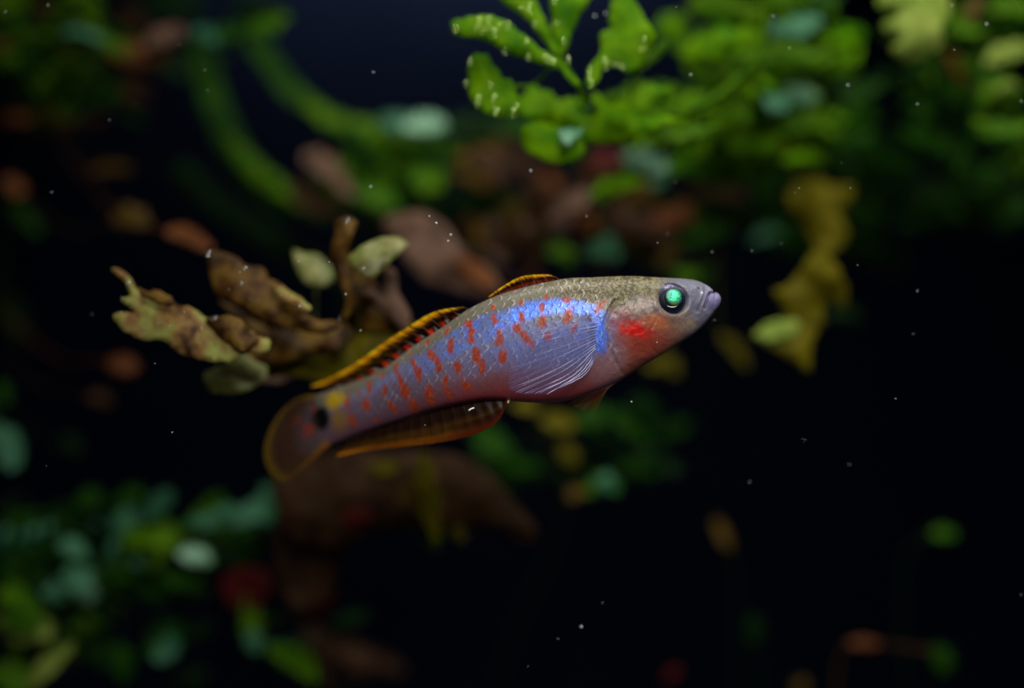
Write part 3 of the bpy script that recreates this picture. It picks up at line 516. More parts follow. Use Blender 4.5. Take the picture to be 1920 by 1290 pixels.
cx = np.sign(ct) * np.abs(ct) ** (2 / n_exp); sx = np.sign(sn) * np.abs(sn) ** (2 / n_exp)
mx_, my_ = (st[:, 0] + st[:, 2]) / 2, (st[:, 1] + st[:, 3]) / 2
hx, hy = (st[:, 0] - st[:, 2]) / 2, (st[:, 1] - st[:, 3]) / 2
PX = mx_[:, None] + hx[:, None] * cx[None]      # flank coordinates (pixels) of each vertex, both sides alike
PY = my_[:, None] + hy[:, None] * cx[None]
LAT = st[:, 4][:, None] * sx[None]              # sideways offset in pixels; positive towards the viewer
VV = (1 - cx)[None] / 2 + 0 * PX                # 0 back .. 1 belly
AR = arc[:, None] + 0 * PX
HT = 2 * np.hypot(hx, hy)[:, None] + 0 * PX     # body height
sl = np.gradient(spine_y(mx_)) / (np.gradient(mx_) * S + 1e-12)
nlat = np.stack([sl, -np.ones(NS), 0 * sl], 1); nlat /= np.linalg.norm(nlat, axis=1)[:, None]

def ell(x0, y0, rx, ry, ang=0, soft=0.35, wob=0.0):
    a = math.radians(ang); dx, dy = PX - x0, PY - y0
    u = (dx * math.cos(a) + dy * math.sin(a)) / rx; v = (-dx * math.sin(a) + dy * math.cos(a)) / ry
    r = np.hypot(u, v)
    if wob: r = r + wob * (NOI - 0.5) * 2
    return 1 - sstep(1 - soft, 1 + soft, r)
def seg_dist(poly):
    d = np.full(PX.shape, 1e9); pol = catmull(poly, 60)
    for a in pol: d = np.minimum(d, np.hypot(PX - a[0], PY - a[1]))
    return d
NOI = fbm(PX / 9, PY / 9, 21, 3)
fine = vnoise(PX / 1.9, PY / 1.9, 5); fine2 = fbm(PX / 3.2, PY / 3.2, 8, 3); big = fbm(PX / 45, PY / 45, 31, 3)

# scales: staggered rows, free edge towards the tail
body_zone = sstep(1165, 1120, PX - 0.25 * (PY - 600)) * sstep(575, 620, PX)
sc_h = np.interp(AR[:, :1], [0, 350, 900], [13.5, 13.5, 9.5]); sc_l = 17.0
tv = (VV - 0.5) * HT
row = np.floor(tv / sc_h + 0.5); fr = tv / sc_h + 0.5 - row - 0.5
aa = AR / sc_l + 0.5 * (np.abs(row) % 2) - 1.1 * fr ** 2 + (hash2(row.astype(int), (AR / sc_l).astype(int), 3) - .5) * 0.16
ci = np.floor(aa); fa = aa - ci
scale_h = (fa ** 1.3 - 0.5) * (1 - (2 * np.abs(fr)) ** 4 * 0.6)
edge = np.exp(-((fa - 0.90) / 0.07) ** 2) * (0.25 + 0.75 * hash2(ci.astype(int), row.astype(int), 9))
scv = hash2(ci.astype(int), row.astype(int), 4)
LAT = LAT + np.sign(LAT) * body_zone * scale_h * 0.6 * np.clip(np.abs(sx)[None] * 1.4, 0, 1)

# mouth, jaw, gill cover and eye socket, shaped into the skin
sgn = np.sign(LAT)
wgt = np.clip(np.abs(sx)[None] * 1.6, 0, 1)
def groove(poly, w_, dep): return -dep * np.exp(-(seg_dist(poly) / w_) ** 2)
disp = groove([(1337, 550), (1329, 550), (1322, 556), (1318, 566), (1314, 578)], 2.4, 9.0)
disp += groove([(1319, 539), (1316, 549), (1311, 561), (1304, 574), (1300, 584)], 2.5, 4.2)
disp += 5.0 * ell(1337, 564, 13, 14, 20, 0.6) + 3.2 * ell(1329, 543, 9, 6, 40, 0.6)
disp += groove([(1338, 590), (1330, 596), (1321, 606)], 2.2, 3.4)
disp += 2.2 * ell(1312, 565, 7, 16, 25, 0.6) + 1.6 * ell(1285, 545, 14, 9, 0, 0.7)
gill = [(1150, 566), (1138, 585), (1130, 610), (1133, 640), (1148, 672), (1165, 700)]
disp += groove(gill, 4.0, 2.6) + 2.0 * ell(1182, 620, 52, 62, -15, 0.5)
disp += groove([(1222, 600), (1212, 625), (1216, 650), (1228, 662)], 2.5, 1.3)
EX, EY, ER = 1254.0, 563.0, 30.0
re_ = np.hypot(PX - EX, PY - EY)
disp += 2.6 * np.exp(-((re_ - 33) / 6.0) ** 2) - 9.0 * (1 - sstep(20, 30, re_))
disp += 3.2 * (fbm(PX / 10, PY / 10, 77, 4) - 0.5) * sstep(1100, 1180, PX) * sstep(0, 6, np.abs(re_ - 29))
LAT = LAT + sgn * wgt * disp

# colours of the skin
def C(r, g, b, gain=1.05): return lin(r, g, b, gain)[None, None, :]
def over(base, colour, a): return base * (1 - a[..., None]) + colour * a[..., None]
grade = VV + 0.10 * (big - 0.5)
col3 = np.zeros(PX.shape + (3,)) + C(88, 84, 70)
col3 = over(col3, C(104, 104, 122), sstep(0.18, 0.42, grade))
col3 = over(col3, C(98, 90, 108), sstep(0.42, 0.62, grade))
col3 = over(col3, C(102, 60, 64), sstep(0.60, 0.84, grade))
col3 = over(col3, C(120, 50, 54), sstep(0.80, 0.97, grade))
col3 = over(col3, C(84, 66, 78), sstep(900, 740, PX) * sstep(0.25, 0.5, grade) * 0.75)
# gold-brown speckled nape and back
nape = sstep(960, 1090, PX) * sstep(1275, 1215, PX) * (1 - sstep(0.22, 0.36, VV - 0.10 * sstep(1110, 1190, PX)))
col3 = over(col3, C(84, 78, 57), nape * 0.95)
sp = sstep(0.50, 0.62, fine2); col3 = over(col3, C(122, 114, 82), nape * sp * (0.2 + 0.6 * NOI))
sp = sstep(0.50, 0.40, fine2); col3 = over(col3, C(54, 45, 28), nape * sp * (0.25 + 0.6 * big))
back = (1 - sstep(0.10, 0.27, VV)) * sstep(1060, 980, PX)
col3 = over(col3, C(96, 92, 80), back * sstep(0.35, 0.65, scv) * 0.5)
# head
head = sstep(1150, 1190, PX + 0.12 * (PY - 600))
col3 = over(col3, C(98, 88, 80), head * sstep(560, 580, PY) * 0.85)
col3 = over(col3, C(112, 78, 60), head * sstep(582, 612, PY) * sstep(1330, 1250, PX) * 0.9)
col3 = over(col3, C(116, 56, 42), head * sstep(610, 650, PY) * sstep(1290, 1220, PX) * 0.85)
col3 = over(col3, C(93, 92, 106), sstep(1215, 1285, PX - 0.9 * (PY - 560) * (PY > 560) * 0.6) * 0.95)
col3 = over(col3, C(106, 102, 136), ell(1340, 563, 22, 22, 0, 0.5) * 0.85)
col3 = over(col3, C(120, 117, 146), ell(1330, 541, 12, 8, 40, 0.6) * 0.6)
col3 = over(col3, C(136, 116, 78), ell(1284, 606, 26, 14, 35, 0.9, 0.8) * (0.25 + 0.4 * sstep(0.42, 0.6, fine2)))
col3 = over(col3, C(168, 90, 40), ell(1222, 602, 20, 12, 10, 0.8, 0.5) * 0.6)
col3 = over(col3, C(132, 116, 108), ell(1195, 575, 38, 12, -18, 0.8, 0.5) * 0.8)
col3 = over(col3, C(120, 62, 56), ell(1160, 610, 24, 26, 0, 0.7, 0.5) * 0.8)
# breast: greyish mauve behind the gill cover
col3 = over(col3, C(122, 92, 96), ell(1140, 685, 26, 46, 20, 0.8) * 0.75)
redspot = ell(1187, 619, 25, 14, 12, 0.6, 0.5)
col3 = over(col3, C(168, 14, 6), redspot)
col3 = over(col3, C(128, 34, 24), ell(1195, 630, 40, 28, 10, 0.8) * (1 - redspot) * 0.6)
# blue lateral band
bx = [690, 740, 780, 820, 860, 900, 940, 970, 1000, 1040, 1070, 1112, 1140]; by = [735, 712, 692, 674, 650, 624, 606, 592, 581, 576, 577, 586, 596]
bh = [10, 14, 17, 20, 24, 26, 22, 18, 16, 15, 14, 14, 10]; bi = [.12, .2, .28, .38, .52, .75, .92, 1, 1, 1, 1, .95, 0]
db = np.abs(PY - np.interp(PX, bx, by)) / np.interp(PX, bx, bh)
band = (1 - sstep(0.55, 1.35, db + 0.55 * (NOI - 0.5))) * np.interp(PX, bx, bi, left=0, right=0)
band *= np.where(PX < 960, 0.45 + 0.55 * sstep(0.35, 0.6, scv), 1)
band = np.clip(band, 0, 1); glit = 0.55 + 0.45 * sstep(0.3, 0.7, fine)
sh = ell(1121, 627, 13, 34, -8, 0.45, 0.4); sh2 = ell(1108, 604, 15, 14, 0, 0.5, 0.5)
blue = np.clip(np.maximum.reduce([band, sh, sh2 * 0.6]), 0, 1)
col3 = over(col3, C(58, 104, 206) , blue * glit)
col3 = over(col3, C(100, 150, 240), blue * sstep(0.66, 0.88, fine) * 0.8)  # painted glitter: highlight specks put into the blue
# violet-blue skin under the band
viol = sstep(1128, 1090, PX) * sstep(820, 960, PX) * sstep(0.30, 0.40, VV) * (1 - sstep(0.60, 0.80, VV))
col3 = over(col3, C(84, 92, 150), viol * (0.2 + 0.4 * NOI) * (1 - blue))
col3 = over(col3, C(88, 108, 172), sstep(0.62, 0.8, scv) * body_zone * sstep(0.30, 0.4, VV) * (1 - sstep(0.52, 0.68, VV)) * (0.12 + 0.28 * sstep(720, 900, PX)) * (1 - blue))
col3 = over(col3, C(54, 48, 62), ell(1098, 596, 10, 8, 0, .6) * 0.8 + ell(1108, 625, 5, 26, -6, .7) * 0.55)
# scale edges: thin pale rims
rim = edge * body_zone * (1 - sstep(0.66, 0.85, VV)) * sstep(640, 800, PX)
col3 = over(col3, C(170, 160, 164), np.clip(rim * (0.3 + 1.5 * sstep(.4, .7, NOI)), 0, 1) * 0.62)
dark_e = np.exp(-((fa - 0.05) / 0.08) ** 2) * body_zone * (1 - sstep(0.6, 0.8, VV))
col3 = over(col3, C(58, 54, 66), dark_e * 0.35)
# orange spots (traced on the flank)
S2 = [(1290,365,42,20,10),(1555,415,30,52,35),(1300,490,42,52,20),(1130,340,15,25,0),(1095,420,26,32,0),(1100,540,38,52,0),(1145,645,48,30,-15),(930,385,22,25,0),(935,495,31,42,0),(905,578,44,32,-10),(975,665,36,60,-30),(1020,715,22,22,0),(730,420,16,20,0),(740,515,30,36,0),(775,645,40,58,0),(795,805,28,48,5),(560,545,38,28,35),(585,640,30,58,0),(620,800,36,68,0),(655,890,24,50,0),(395,610,26,26,0),(440,725,28,52,0),(350,880,34,52,-10),(490,895,29,54,-10),(395,1000,25,48,0),(402,1090,22,48,0),(540,1040,34,48,-25),(245,700,18,25,0),(295,800,36,42,-20),(155,880,24,48,-25),(205,940,26,40,0),(105,780,16,20,0),(265,1110,34,78,0),(50,1000,24,48,-20),(85,1085,42,48,-20),(125,1200,36,52,10),(10,900,15,40,0),(1345,590,20,34,30)]
S3 = [(950,440,16,36,0),(860,490,14,18,0),(775,560,20,42,-15),(885,590,20,40,0),(1010,590,26,52,-15),(760,670,36,42,15),(925,680,24,46,-15),(1050,680,26,42,10),(655,780,30,40,0),(810,775,22,16,0),(620,660,24,40,0),(700,600,14,24,0),(1080,430,24,44,-20),(1110,490,22,30,0)]
spots = [(760 + a / 4.3, 480 + b_ / 4.3, rx / 4.3, ry / 4.3, g) for a, b_, rx, ry, g in S2] + [(480 + a / 3.394, 560 + b_ / 3.394, rx / 3.394, ry / 3.394, g) for a, b_, rx, ry, g in S3]
om = np.zeros(PX.shape)
for x0, y0, rx, ry, g in spots: om = np.maximum(om, ell(x0, y0, rx * 0.78, ry * 1.10, g, 0.42, 0.7))
col3 = over(col3, C(132, 46, 14), om * 0.92); col3 = over(col3, C(158, 72, 28), om * sstep(0.55, 0.75, fine2) * 0.5)
col3 = over(col3, C(206, 130, 100), om * edge * 0.3)
# tail root: yellow patches and the black spot
yl = ell(636, 752, 20, 15, -10, 0.55, 0.4); yl2 = ell(645, 785, 17, 22, 0, 0.7, 0.3)
col3 = over(col3, C(164, 136, 8), yl * 0.95); col3 = over(col3, C(128, 94, 12), yl2 * 0.75)
bk = ell(606, 784, 19, 23, 0, 0.3, 0.15); col3 = over(col3, C(4, 4, 5), bk)
col3 = over(col3, C(40, 38, 48), ell(1303, 541, 3.2, 2.2, 30, .5) * .8 + ell(1313, 547, 2.2, 1.6, 30, .5) * .6); col3 = over(col3, C(176, 174, 190), ell(1309, 550, 2.6, 2.6, 0, .6) * .8)
col3 *= (0.90 + 0.20 * fine2)[..., None]
shine = 0.28 * np.clip(blue * 0.75 + 0.35 * rim + 0.25 * nape * sp + 0.18 * body_zone * (1 - sstep(.6, .8, VV)), 0, 0.9) * (1 - om * 0.8) * (1 - bk) * (1 - redspot)

k_ = (DIST + spine_y(mx_)) / DIST
base_p = np.stack([(PX - 960) * S * k_[:, None], np.broadcast_to(spine_y(mx_)[:, None], PX.shape), (645 - PY) * S * k_[:, None]], -1)
XYZ = base_p + (LAT * S)[..., None] * nlat[:, None, :]
V = XYZ.reshape(-1, 3); i = np.arange(NS - 1)[:, None]; j = np.arange(NR)[None]
F = np.stack([i * NR + j, i * NR + (j + 1) % NR, (i + 1) * NR + (j + 1) % NR, (i + 1) * NR + j], -1).reshape(-1, 4).tolist()
F.append(list(range(NR))[::-1]); F.append([(NS - 1) * NR + q for q in range(NR)])

def skin_mat(name, rough=0.40, sss=0.45):
    m, nt, b, out = new_mat(name)
    a = nt.nodes.new('ShaderNodeAttribute'); a.attribute_name = 'tint'; nt.links.new(a.outputs['Color'], b.inputs['Base Color'])
    g = nt.nodes.new('ShaderNodeAttribute'); g.attribute_name = 'sheen'; nt.links.new(g.outputs['Fac'], b.inputs['Metallic'])
    tc = nt.nodes.new('ShaderNodeTexCoord'); n2 = nt.nodes.new('ShaderNodeTexNoise'); n2.inputs['Scale'].default_value = 5200; n2.inputs['Detail'].default_value = 4
    bp = nt.nodes.new('ShaderNodeBump'); bp.inputs['Strength'].default_value = 0.30; bp.inputs['Distance'].default_value = 0.0001
    nt.links.new(tc.outputs['Object'], n2.inputs['Vector']); nt.links.new(n2.outputs['Fac'], bp.inputs['Height']); nt.links.new(bp.outputs['Normal'], b.inputs['Normal'])
    b.inputs['Roughness'].default_value = rough; b.inputs['Specular IOR Level'].default_value = 0.16; b.inputs['Coat Weight'].default_value = 0.05; b.inputs['Coat Roughness'].default_value = 0.16
    b.inputs['Subsurface Weight'].default_value = sss; b.inputs['Subsurface Radius'].default_value = (1.0, 0.45, 0.35); b.inputs['Subsurface Scale'].default_value = 0.0016
    return m
body = mesh_obj('body', V, F, skin_mat('fish_skin'), fish, attrs={'tint': col3.reshape(-1, 3), 'sheen': shine.ravel()})

near = (np.sin(th) > 0.05)
nPX, nPY, nXYZ = PX[:, near].ravel(), PY[:, near].ravel(), XYZ[:, near].reshape(-1, 3)
def skin_point(px, py, lift=0.0):
    """point on the near flank at flank pixel (px, py), lifted by `lift` metres towards the viewer"""
    q = nXYZ[np.argmin((nPX - px) ** 2 + (nPY - py) ** 2)]
    return np.array([q[0], q[1] - lift, q[2]])

# ---- eyes: ball, iris ring, pupil with green eyeshine painted in, clear cornea
def dome(name, cx_, cy_, yc, r, flat, mat, parent, r0=0.0, rings=22, segs=56, paint=None, side=-1, tiltx=0.0, tiltz=0.0):
    V, F, K = [], [], []
    for a in range(rings + 1):
        f = r0 + (1 - r0) * a / rings
        h = math.sqrt(max(0, 1 - f * f))
        for s_ in range(segs):
            an = 2 * math.pi * s_ / segs; dx, dz = f * math.cos(an), f * math.sin(an)
            V.append((cx_ + r * dx, yc + side * r * flat * h + r * (tiltx * dx + tiltz * dz), cy_ + r * dz)); K.append((dx, dz))
    F = [(a * segs + s_, a * segs + (s_ + 1) % segs, (a + 1) * segs + (s_ + 1) % segs, (a + 1) * segs + s_) for a in range(rings) for s_ in range(segs)]
    at = None
    if paint: kk = np.array(K); at = {'tint': paint(kk[:, 0], kk[:, 1])}
    return mesh_obj(name, V, F, mat, parent, attrs=at)
def tint_mat(name, rough, metal=0.0, coat=0.0, spec=0.5):
    m, nt, b, out = new_mat(name)
    a = nt.nodes.new('ShaderNodeAttribute'); a.attribute_name = 'tint'; nt.links.new(a.outputs['Color'], b.inputs['Base Color'])
    b.inputs['Roughness'].default_value = rough; b.inputs['Metallic'].default_value = metal; b.inputs['Coat Weight'].default_value = coat; b.inputs['Specular IOR Level'].default_value = spec
    return m
eye_dark = tint_mat('eye_dark', 0.45, spec=0.12); eyeshine_green = tint_mat('eyeshine_green', 0.42, 0.35); rim_m = tint_mat('eye_rim', 0.5, spec=0.12)
cor, nt, b, out = new_mat('eye_cornea')
tp = nt.nodes.new('ShaderNodeBsdfTransparent'); gl = nt.nodes.new('ShaderNodeBsdfGlossy'); gl.inputs['Roughness'].default_value = 0.05
fz = nt.nodes.new('ShaderNodeFresnel'); fz.inputs['IOR'].default_value = 1.09; mx = nt.nodes.new('ShaderNodeMixShader')
nt.links.new(fz.outputs[0], mx.inputs[0]); nt.links.new(tp.outputs[0], mx.inputs[1]); nt.links.new(gl.outputs[0], mx.inputs[2]); nt.links.new(mx.outputs[0], out.inputs['Surface'])
def P_eye(x, z):
    r = np.hypot(x, z); n = fbm(x * 3 + 9, z * 3 + 4, 4, 3); up_ = sstep(0.05, 0.6, z - 0.15 * x)
    base = np.zeros((len(x), 3)) + lin(5, 7, 12)
    ring = sstep(0.66, 0.82, r); a = (ring * (0.35 + 0.65 * up_))[:, None]
    base = base * (1 - a) + (lin(34, 42, 74) * (1 - up_[:, None]) + lin(58, 57, 84) * up_[:, None]) * a
    a = (sstep(0.55, 0.7, n) * up_ * ring * 0.8)[:, None]; base = base * (1 - a) + lin(150, 140, 178) * a
    a = (sstep(0.93, 0.99, r))[:, None]; return base * (1 - a) + lin(40, 40, 52) * a
def P_eyeshine(x, z):  # green eyeshine, a reflection, painted as the pupil's colour
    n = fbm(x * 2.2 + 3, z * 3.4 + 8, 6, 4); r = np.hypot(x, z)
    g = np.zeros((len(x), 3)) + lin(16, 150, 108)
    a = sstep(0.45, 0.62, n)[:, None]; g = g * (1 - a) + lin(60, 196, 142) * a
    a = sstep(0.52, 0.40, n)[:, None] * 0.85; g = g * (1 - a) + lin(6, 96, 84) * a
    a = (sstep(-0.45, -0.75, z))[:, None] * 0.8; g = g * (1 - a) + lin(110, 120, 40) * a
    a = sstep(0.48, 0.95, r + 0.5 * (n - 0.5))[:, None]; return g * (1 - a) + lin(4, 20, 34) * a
def P_rim(x, z): return np.zeros((len(x), 3)) + lin(112, 108, 128)
def make_eye(side):
    q = skin_point(EX, EY - 34); q2 = skin_point(EX, EY + 34); yl_ = (q[1] + q2[1]) / 2; y0 = yl_ if side < 0 else -yl_ + 2 * float(spine_y(EX))
    c_ = P(EX, EY, 0.0); e = ER * S; tz = 0.14 * (-side) ; tx = 0.10 * (-side)
    y0 += side * 0.00005
    eb = dome('eye', c_.x, c_.z, y0 - side * 0.0001, e, 0.42, eye_dark, fish, paint=P_eye, side=side, tiltx=tx, tiltz=tz)
    dome('pupil', c_.x + 4.5 * S, c_.z + 5 * S, y0 + side * e * 0.31, e * 0.60, 0.20, eyeshine_green, eb, paint=P_eyeshine, side=side, tiltx=tx, tiltz=tz)
    dome('cornea', c_.x, c_.z, y0, e * 0.97, 0.60, cor, eb, side=side, tiltx=tx, tiltz=tz)
    # rim of skin round the eye
    an = np.linspace(0, 2 * np.pi, 60); path = np.array([(c_.x + 1.02 * e * math.cos(a), y0 - side * 0.0001 + e * 1.02 * (tx * math.cos(a) + tz * math.sin(a)), c_.z + 1.02 * e * math.sin(a)) for a in an])
    Vr, Fr = tube(path, 1.5 * S, 8); mesh_obj('eye_rim', Vr, Fr, rim_m, eb, attrs={'tint': np.zeros((len(Vr), 3)) + lin(62, 60, 72)})
    # pale crescent set under the pupil
    an = np.linspace(math.radians(215), math.radians(315), 24)
    path = np.array([(c_.x + (1 + 17 * math.cos(a)) * S, y0 + side * e * (0.44 - 0.06), c_.z + (3 + 17 * math.sin(a)) * S) for a in an])
    Vr, Fr = tube(path, 0.8 * S * np.sin(np.linspace(0.1, 3.04, 24)), 6); mesh_obj('eye_crescent', Vr, Fr, rim_m, eb, attrs={'tint': np.zeros((len(Vr), 3)) + lin(236, 226, 224)})
    return eb
make_eye(-1); make_eye(1)

# ---- fins
fin_m, nt, b, out = new_mat('fin_membrane')
a = nt.nodes.new('ShaderNodeAttribute'); a.attribute_name = 'tint'; nt.links.new(a.outputs['Color'], b.inputs['Base Color'])
g = nt.nodes.new('ShaderNodeAttribute'); g.attribute_name = 'cover'
b.inputs['Roughness'].default_value = 0.4; b.inputs['Specular IOR Level'].default_value = 0.12
tr = nt.nodes.new('ShaderNodeBsdfTranslucent'); nt.links.new(a.outputs['Color'], tr.inputs['Color'])
m1 = nt.nodes.new('ShaderNodeMixShader'); m1.inputs[0].default_value = 0.35; tp = nt.nodes.new('ShaderNodeBsdfTransparent'); m2 = nt.nodes.new('ShaderNodeMixShader')
nt.links.new(b.outputs[0], m1.inputs[1]); nt.links.new(tr.outputs[0], m1.inputs[2]); nt.links.new(g.outputs['Fac'], m2.inputs[0]); nt.links.new(tp.outputs[0], m2.inputs[1]); nt.links.new(m1.outputs[0], m2.inputs[2]); nt.links.new(m2.outputs[0], out.inputs['Surface'])
ray_m = tint_mat('fin_ray', 0.35, spec=0.15)

def fin(name, root, rim, lat0, lat1, paint, rays=18, nu=150, nv=40, ray_tint=(150, 120, 90), ray_r=0.8, rip=1.0, ray_span=(0.0, 1.0), ymap=None):
    """membrane spanned between a root line and a rim line (photo pixels), fluted by its rays, each ray a child"""
    A = resample(catmull(root, 200), nu); B = resample(catmull(rim, 300), nu)
    u = np.linspace(0, 1, nu)[:, None] + np.zeros((1, nv)); v = np.linspace(0, 1, nv)[None] + np.zeros((nu, 1))
    X = A[:, None, 0] * (1 - v) + B[:, None, 0] * v; Y = A[:, None, 1] * (1 - v) + B[:, None, 1] * v
    lat = lat0 + (lat1 - lat0) * v + rip * np.cos(u * 2 * np.pi * (rays - 1)) * np.sin(np.pi * np.clip(v * 1.1, 0, 1)) + 2.5 * rip * np.sin(u * 9 + v * 3) * v
    yy = (ymap or spine_y)(X)
    W3 = np.stack([(X - 960) * S * (DIST + yy) / DIST, yy - lat * S, (645 - Y) * S * (DIST + yy) / DIST], -1)
    t_, cov = paint(u, v, X, Y)
    Vv = np.vstack([W3.reshape(-1, 3), W3.reshape(-1, 3) + np.array([0, 0.00003, 0])]); nn = nu * nv
    q = (np.arange(nu - 1)[:, None] * nv + np.arange(nv - 1)[None]).ravel()
    F = np.c_[q, q + 1, q + nv + 1, q + nv].tolist() + (np.c_[q, q + nv, q + nv + 1, q + 1] + nn).tolist()
    bd = [i_ * nv for i_ in range(nu)] + [(nu - 1) * nv + k for k in range(1, nv)] + [i_ * nv + nv - 1 for i_ in range(nu - 2, -1, -1)] + [k for k in range(nv - 2, 0, -1)]
    F += [(a_, b__, b__ + nn, a_ + nn) for a_, b__ in zip(bd, bd[1:] + bd[:1])]
    o = mesh_obj(name, Vv, F, fin_m, fish, attrs={'tint': np.vstack([t_.reshape(-1, 3)] * 2), 'cover': np.r_[cov.ravel(), cov.ravel()]})
    for r in range(rays):
        uu = (r + 0.0) / (rays - 1); ii = min(nu - 1, int(round(uu * (nu - 1)))); k0, k1 = int(ray_span[0] * (nv - 1)), int(ray_span[1] * (nv - 1))
        path = W3[ii, k0:k1 + 1].copy(); path[:, 1] -= ray_r * 0.6 * S
        path = path[::3] if len(path) > 12 else path
        Vr, Fr = tube(path, np.linspace(ray_r, ray_r * 0.45, len(path)) * S, 5)
        tt_ = t_[ii, k0:k1 + 1].copy(); tt_ = tt_[::3] if len(tt_) > 12 else tt_
        tn = np.repeat(tt_ * 0.72 + lin(*ray_tint) * 0.28, 5, axis=0)
        mesh_obj('fin_ray', Vr, Fr, ray_m, o, attrs={'tint': tn})
    return o
def mixc(base, c_, a_): return base * (1 - a_[..., None]) + lin(*c_, 1.2) * a_[..., None]
def paint_dorsal(u, v, X, Y):
    n = fbm(X / 10, Y / 10, 13, 3); uu = u - 0.055 * v
    f_ = 0.6 * vnoise(uu * 95, v * 2.2, 14) + 0.4 * vnoise(uu * 210, v * 3.5, 15)          # streaks that run out along the rays
    t = np.zeros(X.shape + (3,)) + lin(22, 9, 3)
    t = mixc(t, (84, 40, 6), sstep(0.45, 0.7, v) * sstep(0.42, 0.65, f_))
    t = mixc(t, (204, 136, 6), sstep(0.66, 0.86, v + 0.34 * (f_ - 0.5)) * sstep(0.25, 0.60, f_ + 0.25 * sstep(.7, .9, v)))
    t = mixc(t, (240, 196, 24), sstep(0.80, 0.93, v + 0.12 * (n - .5)) * sstep(0.36, 0.66, f_))
    t = mixc(t, (30, 14, 3), sstep(0.965, 1.0, v) * 0.8)
    t = mixc(t, (20, 10, 4), sstep(0.10, 0.0, u) * 0.9)
    rs = np.sin(uu * 2 * np.pi * 11 + v * 5.0 + 1.5 * n) * 0.5 + 0.5
    t = mixc(t, (196, 40, 12), sstep(0.62, 0.85, rs) * sstep(0.05, 0.13, v) * (1 - sstep(0.26, 0.40, v + 0.2 * (f_ - .5))) * sstep(0.0, 0.30, u) * sstep(0.95, 0.8, u))
    t = mixc(t, (196, 180, 168), sstep(0.90, 0.98, np.sin(uu * 2 * np.pi * 11 + v * 5 + 2.2 + 1.5 * n) * 0.5 + 0.5) * sstep(0.06, 0.14, v) * (1 - sstep(0.25, 0.40, v)) * 0.6 * sstep(.3, .6, f_))  # whitish gleams painted among the red dashes
    cov = 0.38 + 0.55 * sstep(0.35, 0.65, f_); return t, np.clip(cov + 0.2 * sstep(.6, .8, v), 0, .97) * (1 - 0.5 * sstep(0.98, 1.0, v))
fin('dorsal_fin', [(880, 582), (841, 611), (806, 634), (770, 659), (735, 686), (700, 706), (662, 719), (640, 726)],
    [(868, 575), (833, 580), (804, 589), (760, 616), (716, 645), (671, 678), (627, 704), (592, 720), (581, 724)], 0, 4, paint_dorsal, rays=15, ray_tint=(120, 80, 30), ray_r=0.9)
def paint_dorsal1(u, v, X, Y):
    t, cov = paint_dorsal(u, v, X, Y); t = mixc(t, (96, 22, 8), (1 - sstep(0.35, 0.5, v)) * 0.7); return t, cov
fin('dorsal_fin', [(1048, 524), (1020, 531), (992, 538), (958, 547), (935, 556), (918, 561)],
    [(1040, 519), (1026, 515), (992, 516), (969, 522), (941, 538), (926, 549), (916, 556)], 0, 5, paint_dorsal1, rays=7, nu=110, ray_tint=(130, 100, 60), ray_r=0.9)
def paint_anal(u, v, X, Y):
    n = fbm(X / 12, Y / 12, 23, 3); f_ = vnoise(u * 120 - v * 4, v * 3, 24)
    t = np.zeros(X.shape + (3,)) + lin(34, 18, 8)
    t = mixc(t, (66, 42, 8), sstep(0.35, 0.55, v + 0.15 * (n - .5)) * (0.6 + 0.4 * f_))
    t = mixc(t, (44, 17, 5), sstep(0.50, 0.60, v) * sstep(0.5, 0.2, u))
    t = mixc(t, (124, 68, 6), sstep(0.66, 0.86, v + 0.1 * (n - .5)) * sstep(0.10, 0.6, u) * (0.6 + 0.4 * f_))
    t = mixc(t, (76, 24, 6), sstep(0.74, 0.94, v) * sstep(0.6, 0.25, u))
    t = mixc(t, (170, 104, 16), sstep(0.75, 0.9, v) * sstep(0.78, 0.95, u))
    return t, 0.94 - 0.10 * v
fin('anal_fin', [(950, 747), (915, 749), (880, 755), (845, 762), (805, 773), (765, 786), (725, 797), (690, 808), (655, 822)],
    [(949, 757), (943, 775), (930, 793), (905, 808), (863, 822), (804, 832), (745, 838), (686, 845), (645, 853), (632, 856)], 6, 12, paint_anal, rays=16, ray_tint=(40, 24, 8), ray_r=0.6)
def paint_tail(u, v, X, Y):
    n = fbm(X / 14, Y / 14, 33, 3)
    t = np.zeros(X.shape + (3,)) + lin(84, 68, 72)
    t = mixc(t, (62, 40, 26), sstep(0.2, 0.6, v))
    t = mixc(t, (150, 44, 20), sstep(0.52, 0.66, fbm(X / 16, Y / 16, 35, 2)) * (1 - sstep(0.35, 0.6, v)) * sstep(0.75, 0.5, u) * 0.8)
    bs = 1 - sstep(0.8, 1.15, np.hypot((X - 605) / 20, (Y - 784) / 24)); t = mixc(t, (4, 4, 5), bs)
    e_ = np.maximum.reduce([sstep(0.16, 0.03, u), sstep(0.82, 0.95, v) * 0.75, sstep(0.82, 0.95, u)])
    t = mixc(t, (112, 88, 4), e_ * 0.9); t = mixc(t, (120, 66, 6), sstep(0.85, 0.97, u) * 0.8)
    return t, np.clip(0.85 - 0.5 * v + 0.25 * e_ + 0.3 * bs, 0, 1)
fin('tail_fin', [(600, 741), (596, 760), (597, 780), (602, 800), (610, 820), (618, 833)],
    [(585, 739), (556, 748), (527, 772), (506, 806), (496, 842), (500, 872), (512, 892), (528, 903), (548, 893), (575, 872)], 0, 3, paint_tail, rays=17, nu=120, ray_tint=(110, 90, 60), ray_r=0.9, rip=1.2)
def paint_pelvic(u, v, X, Y):
    t = np.zeros(X.shape + (3,)) + lin(64, 14, 6); t = mixc(t, (70, 46, 10), sstep(0.35, 0.9, u)); return t, 0.42 - 0.3 * v
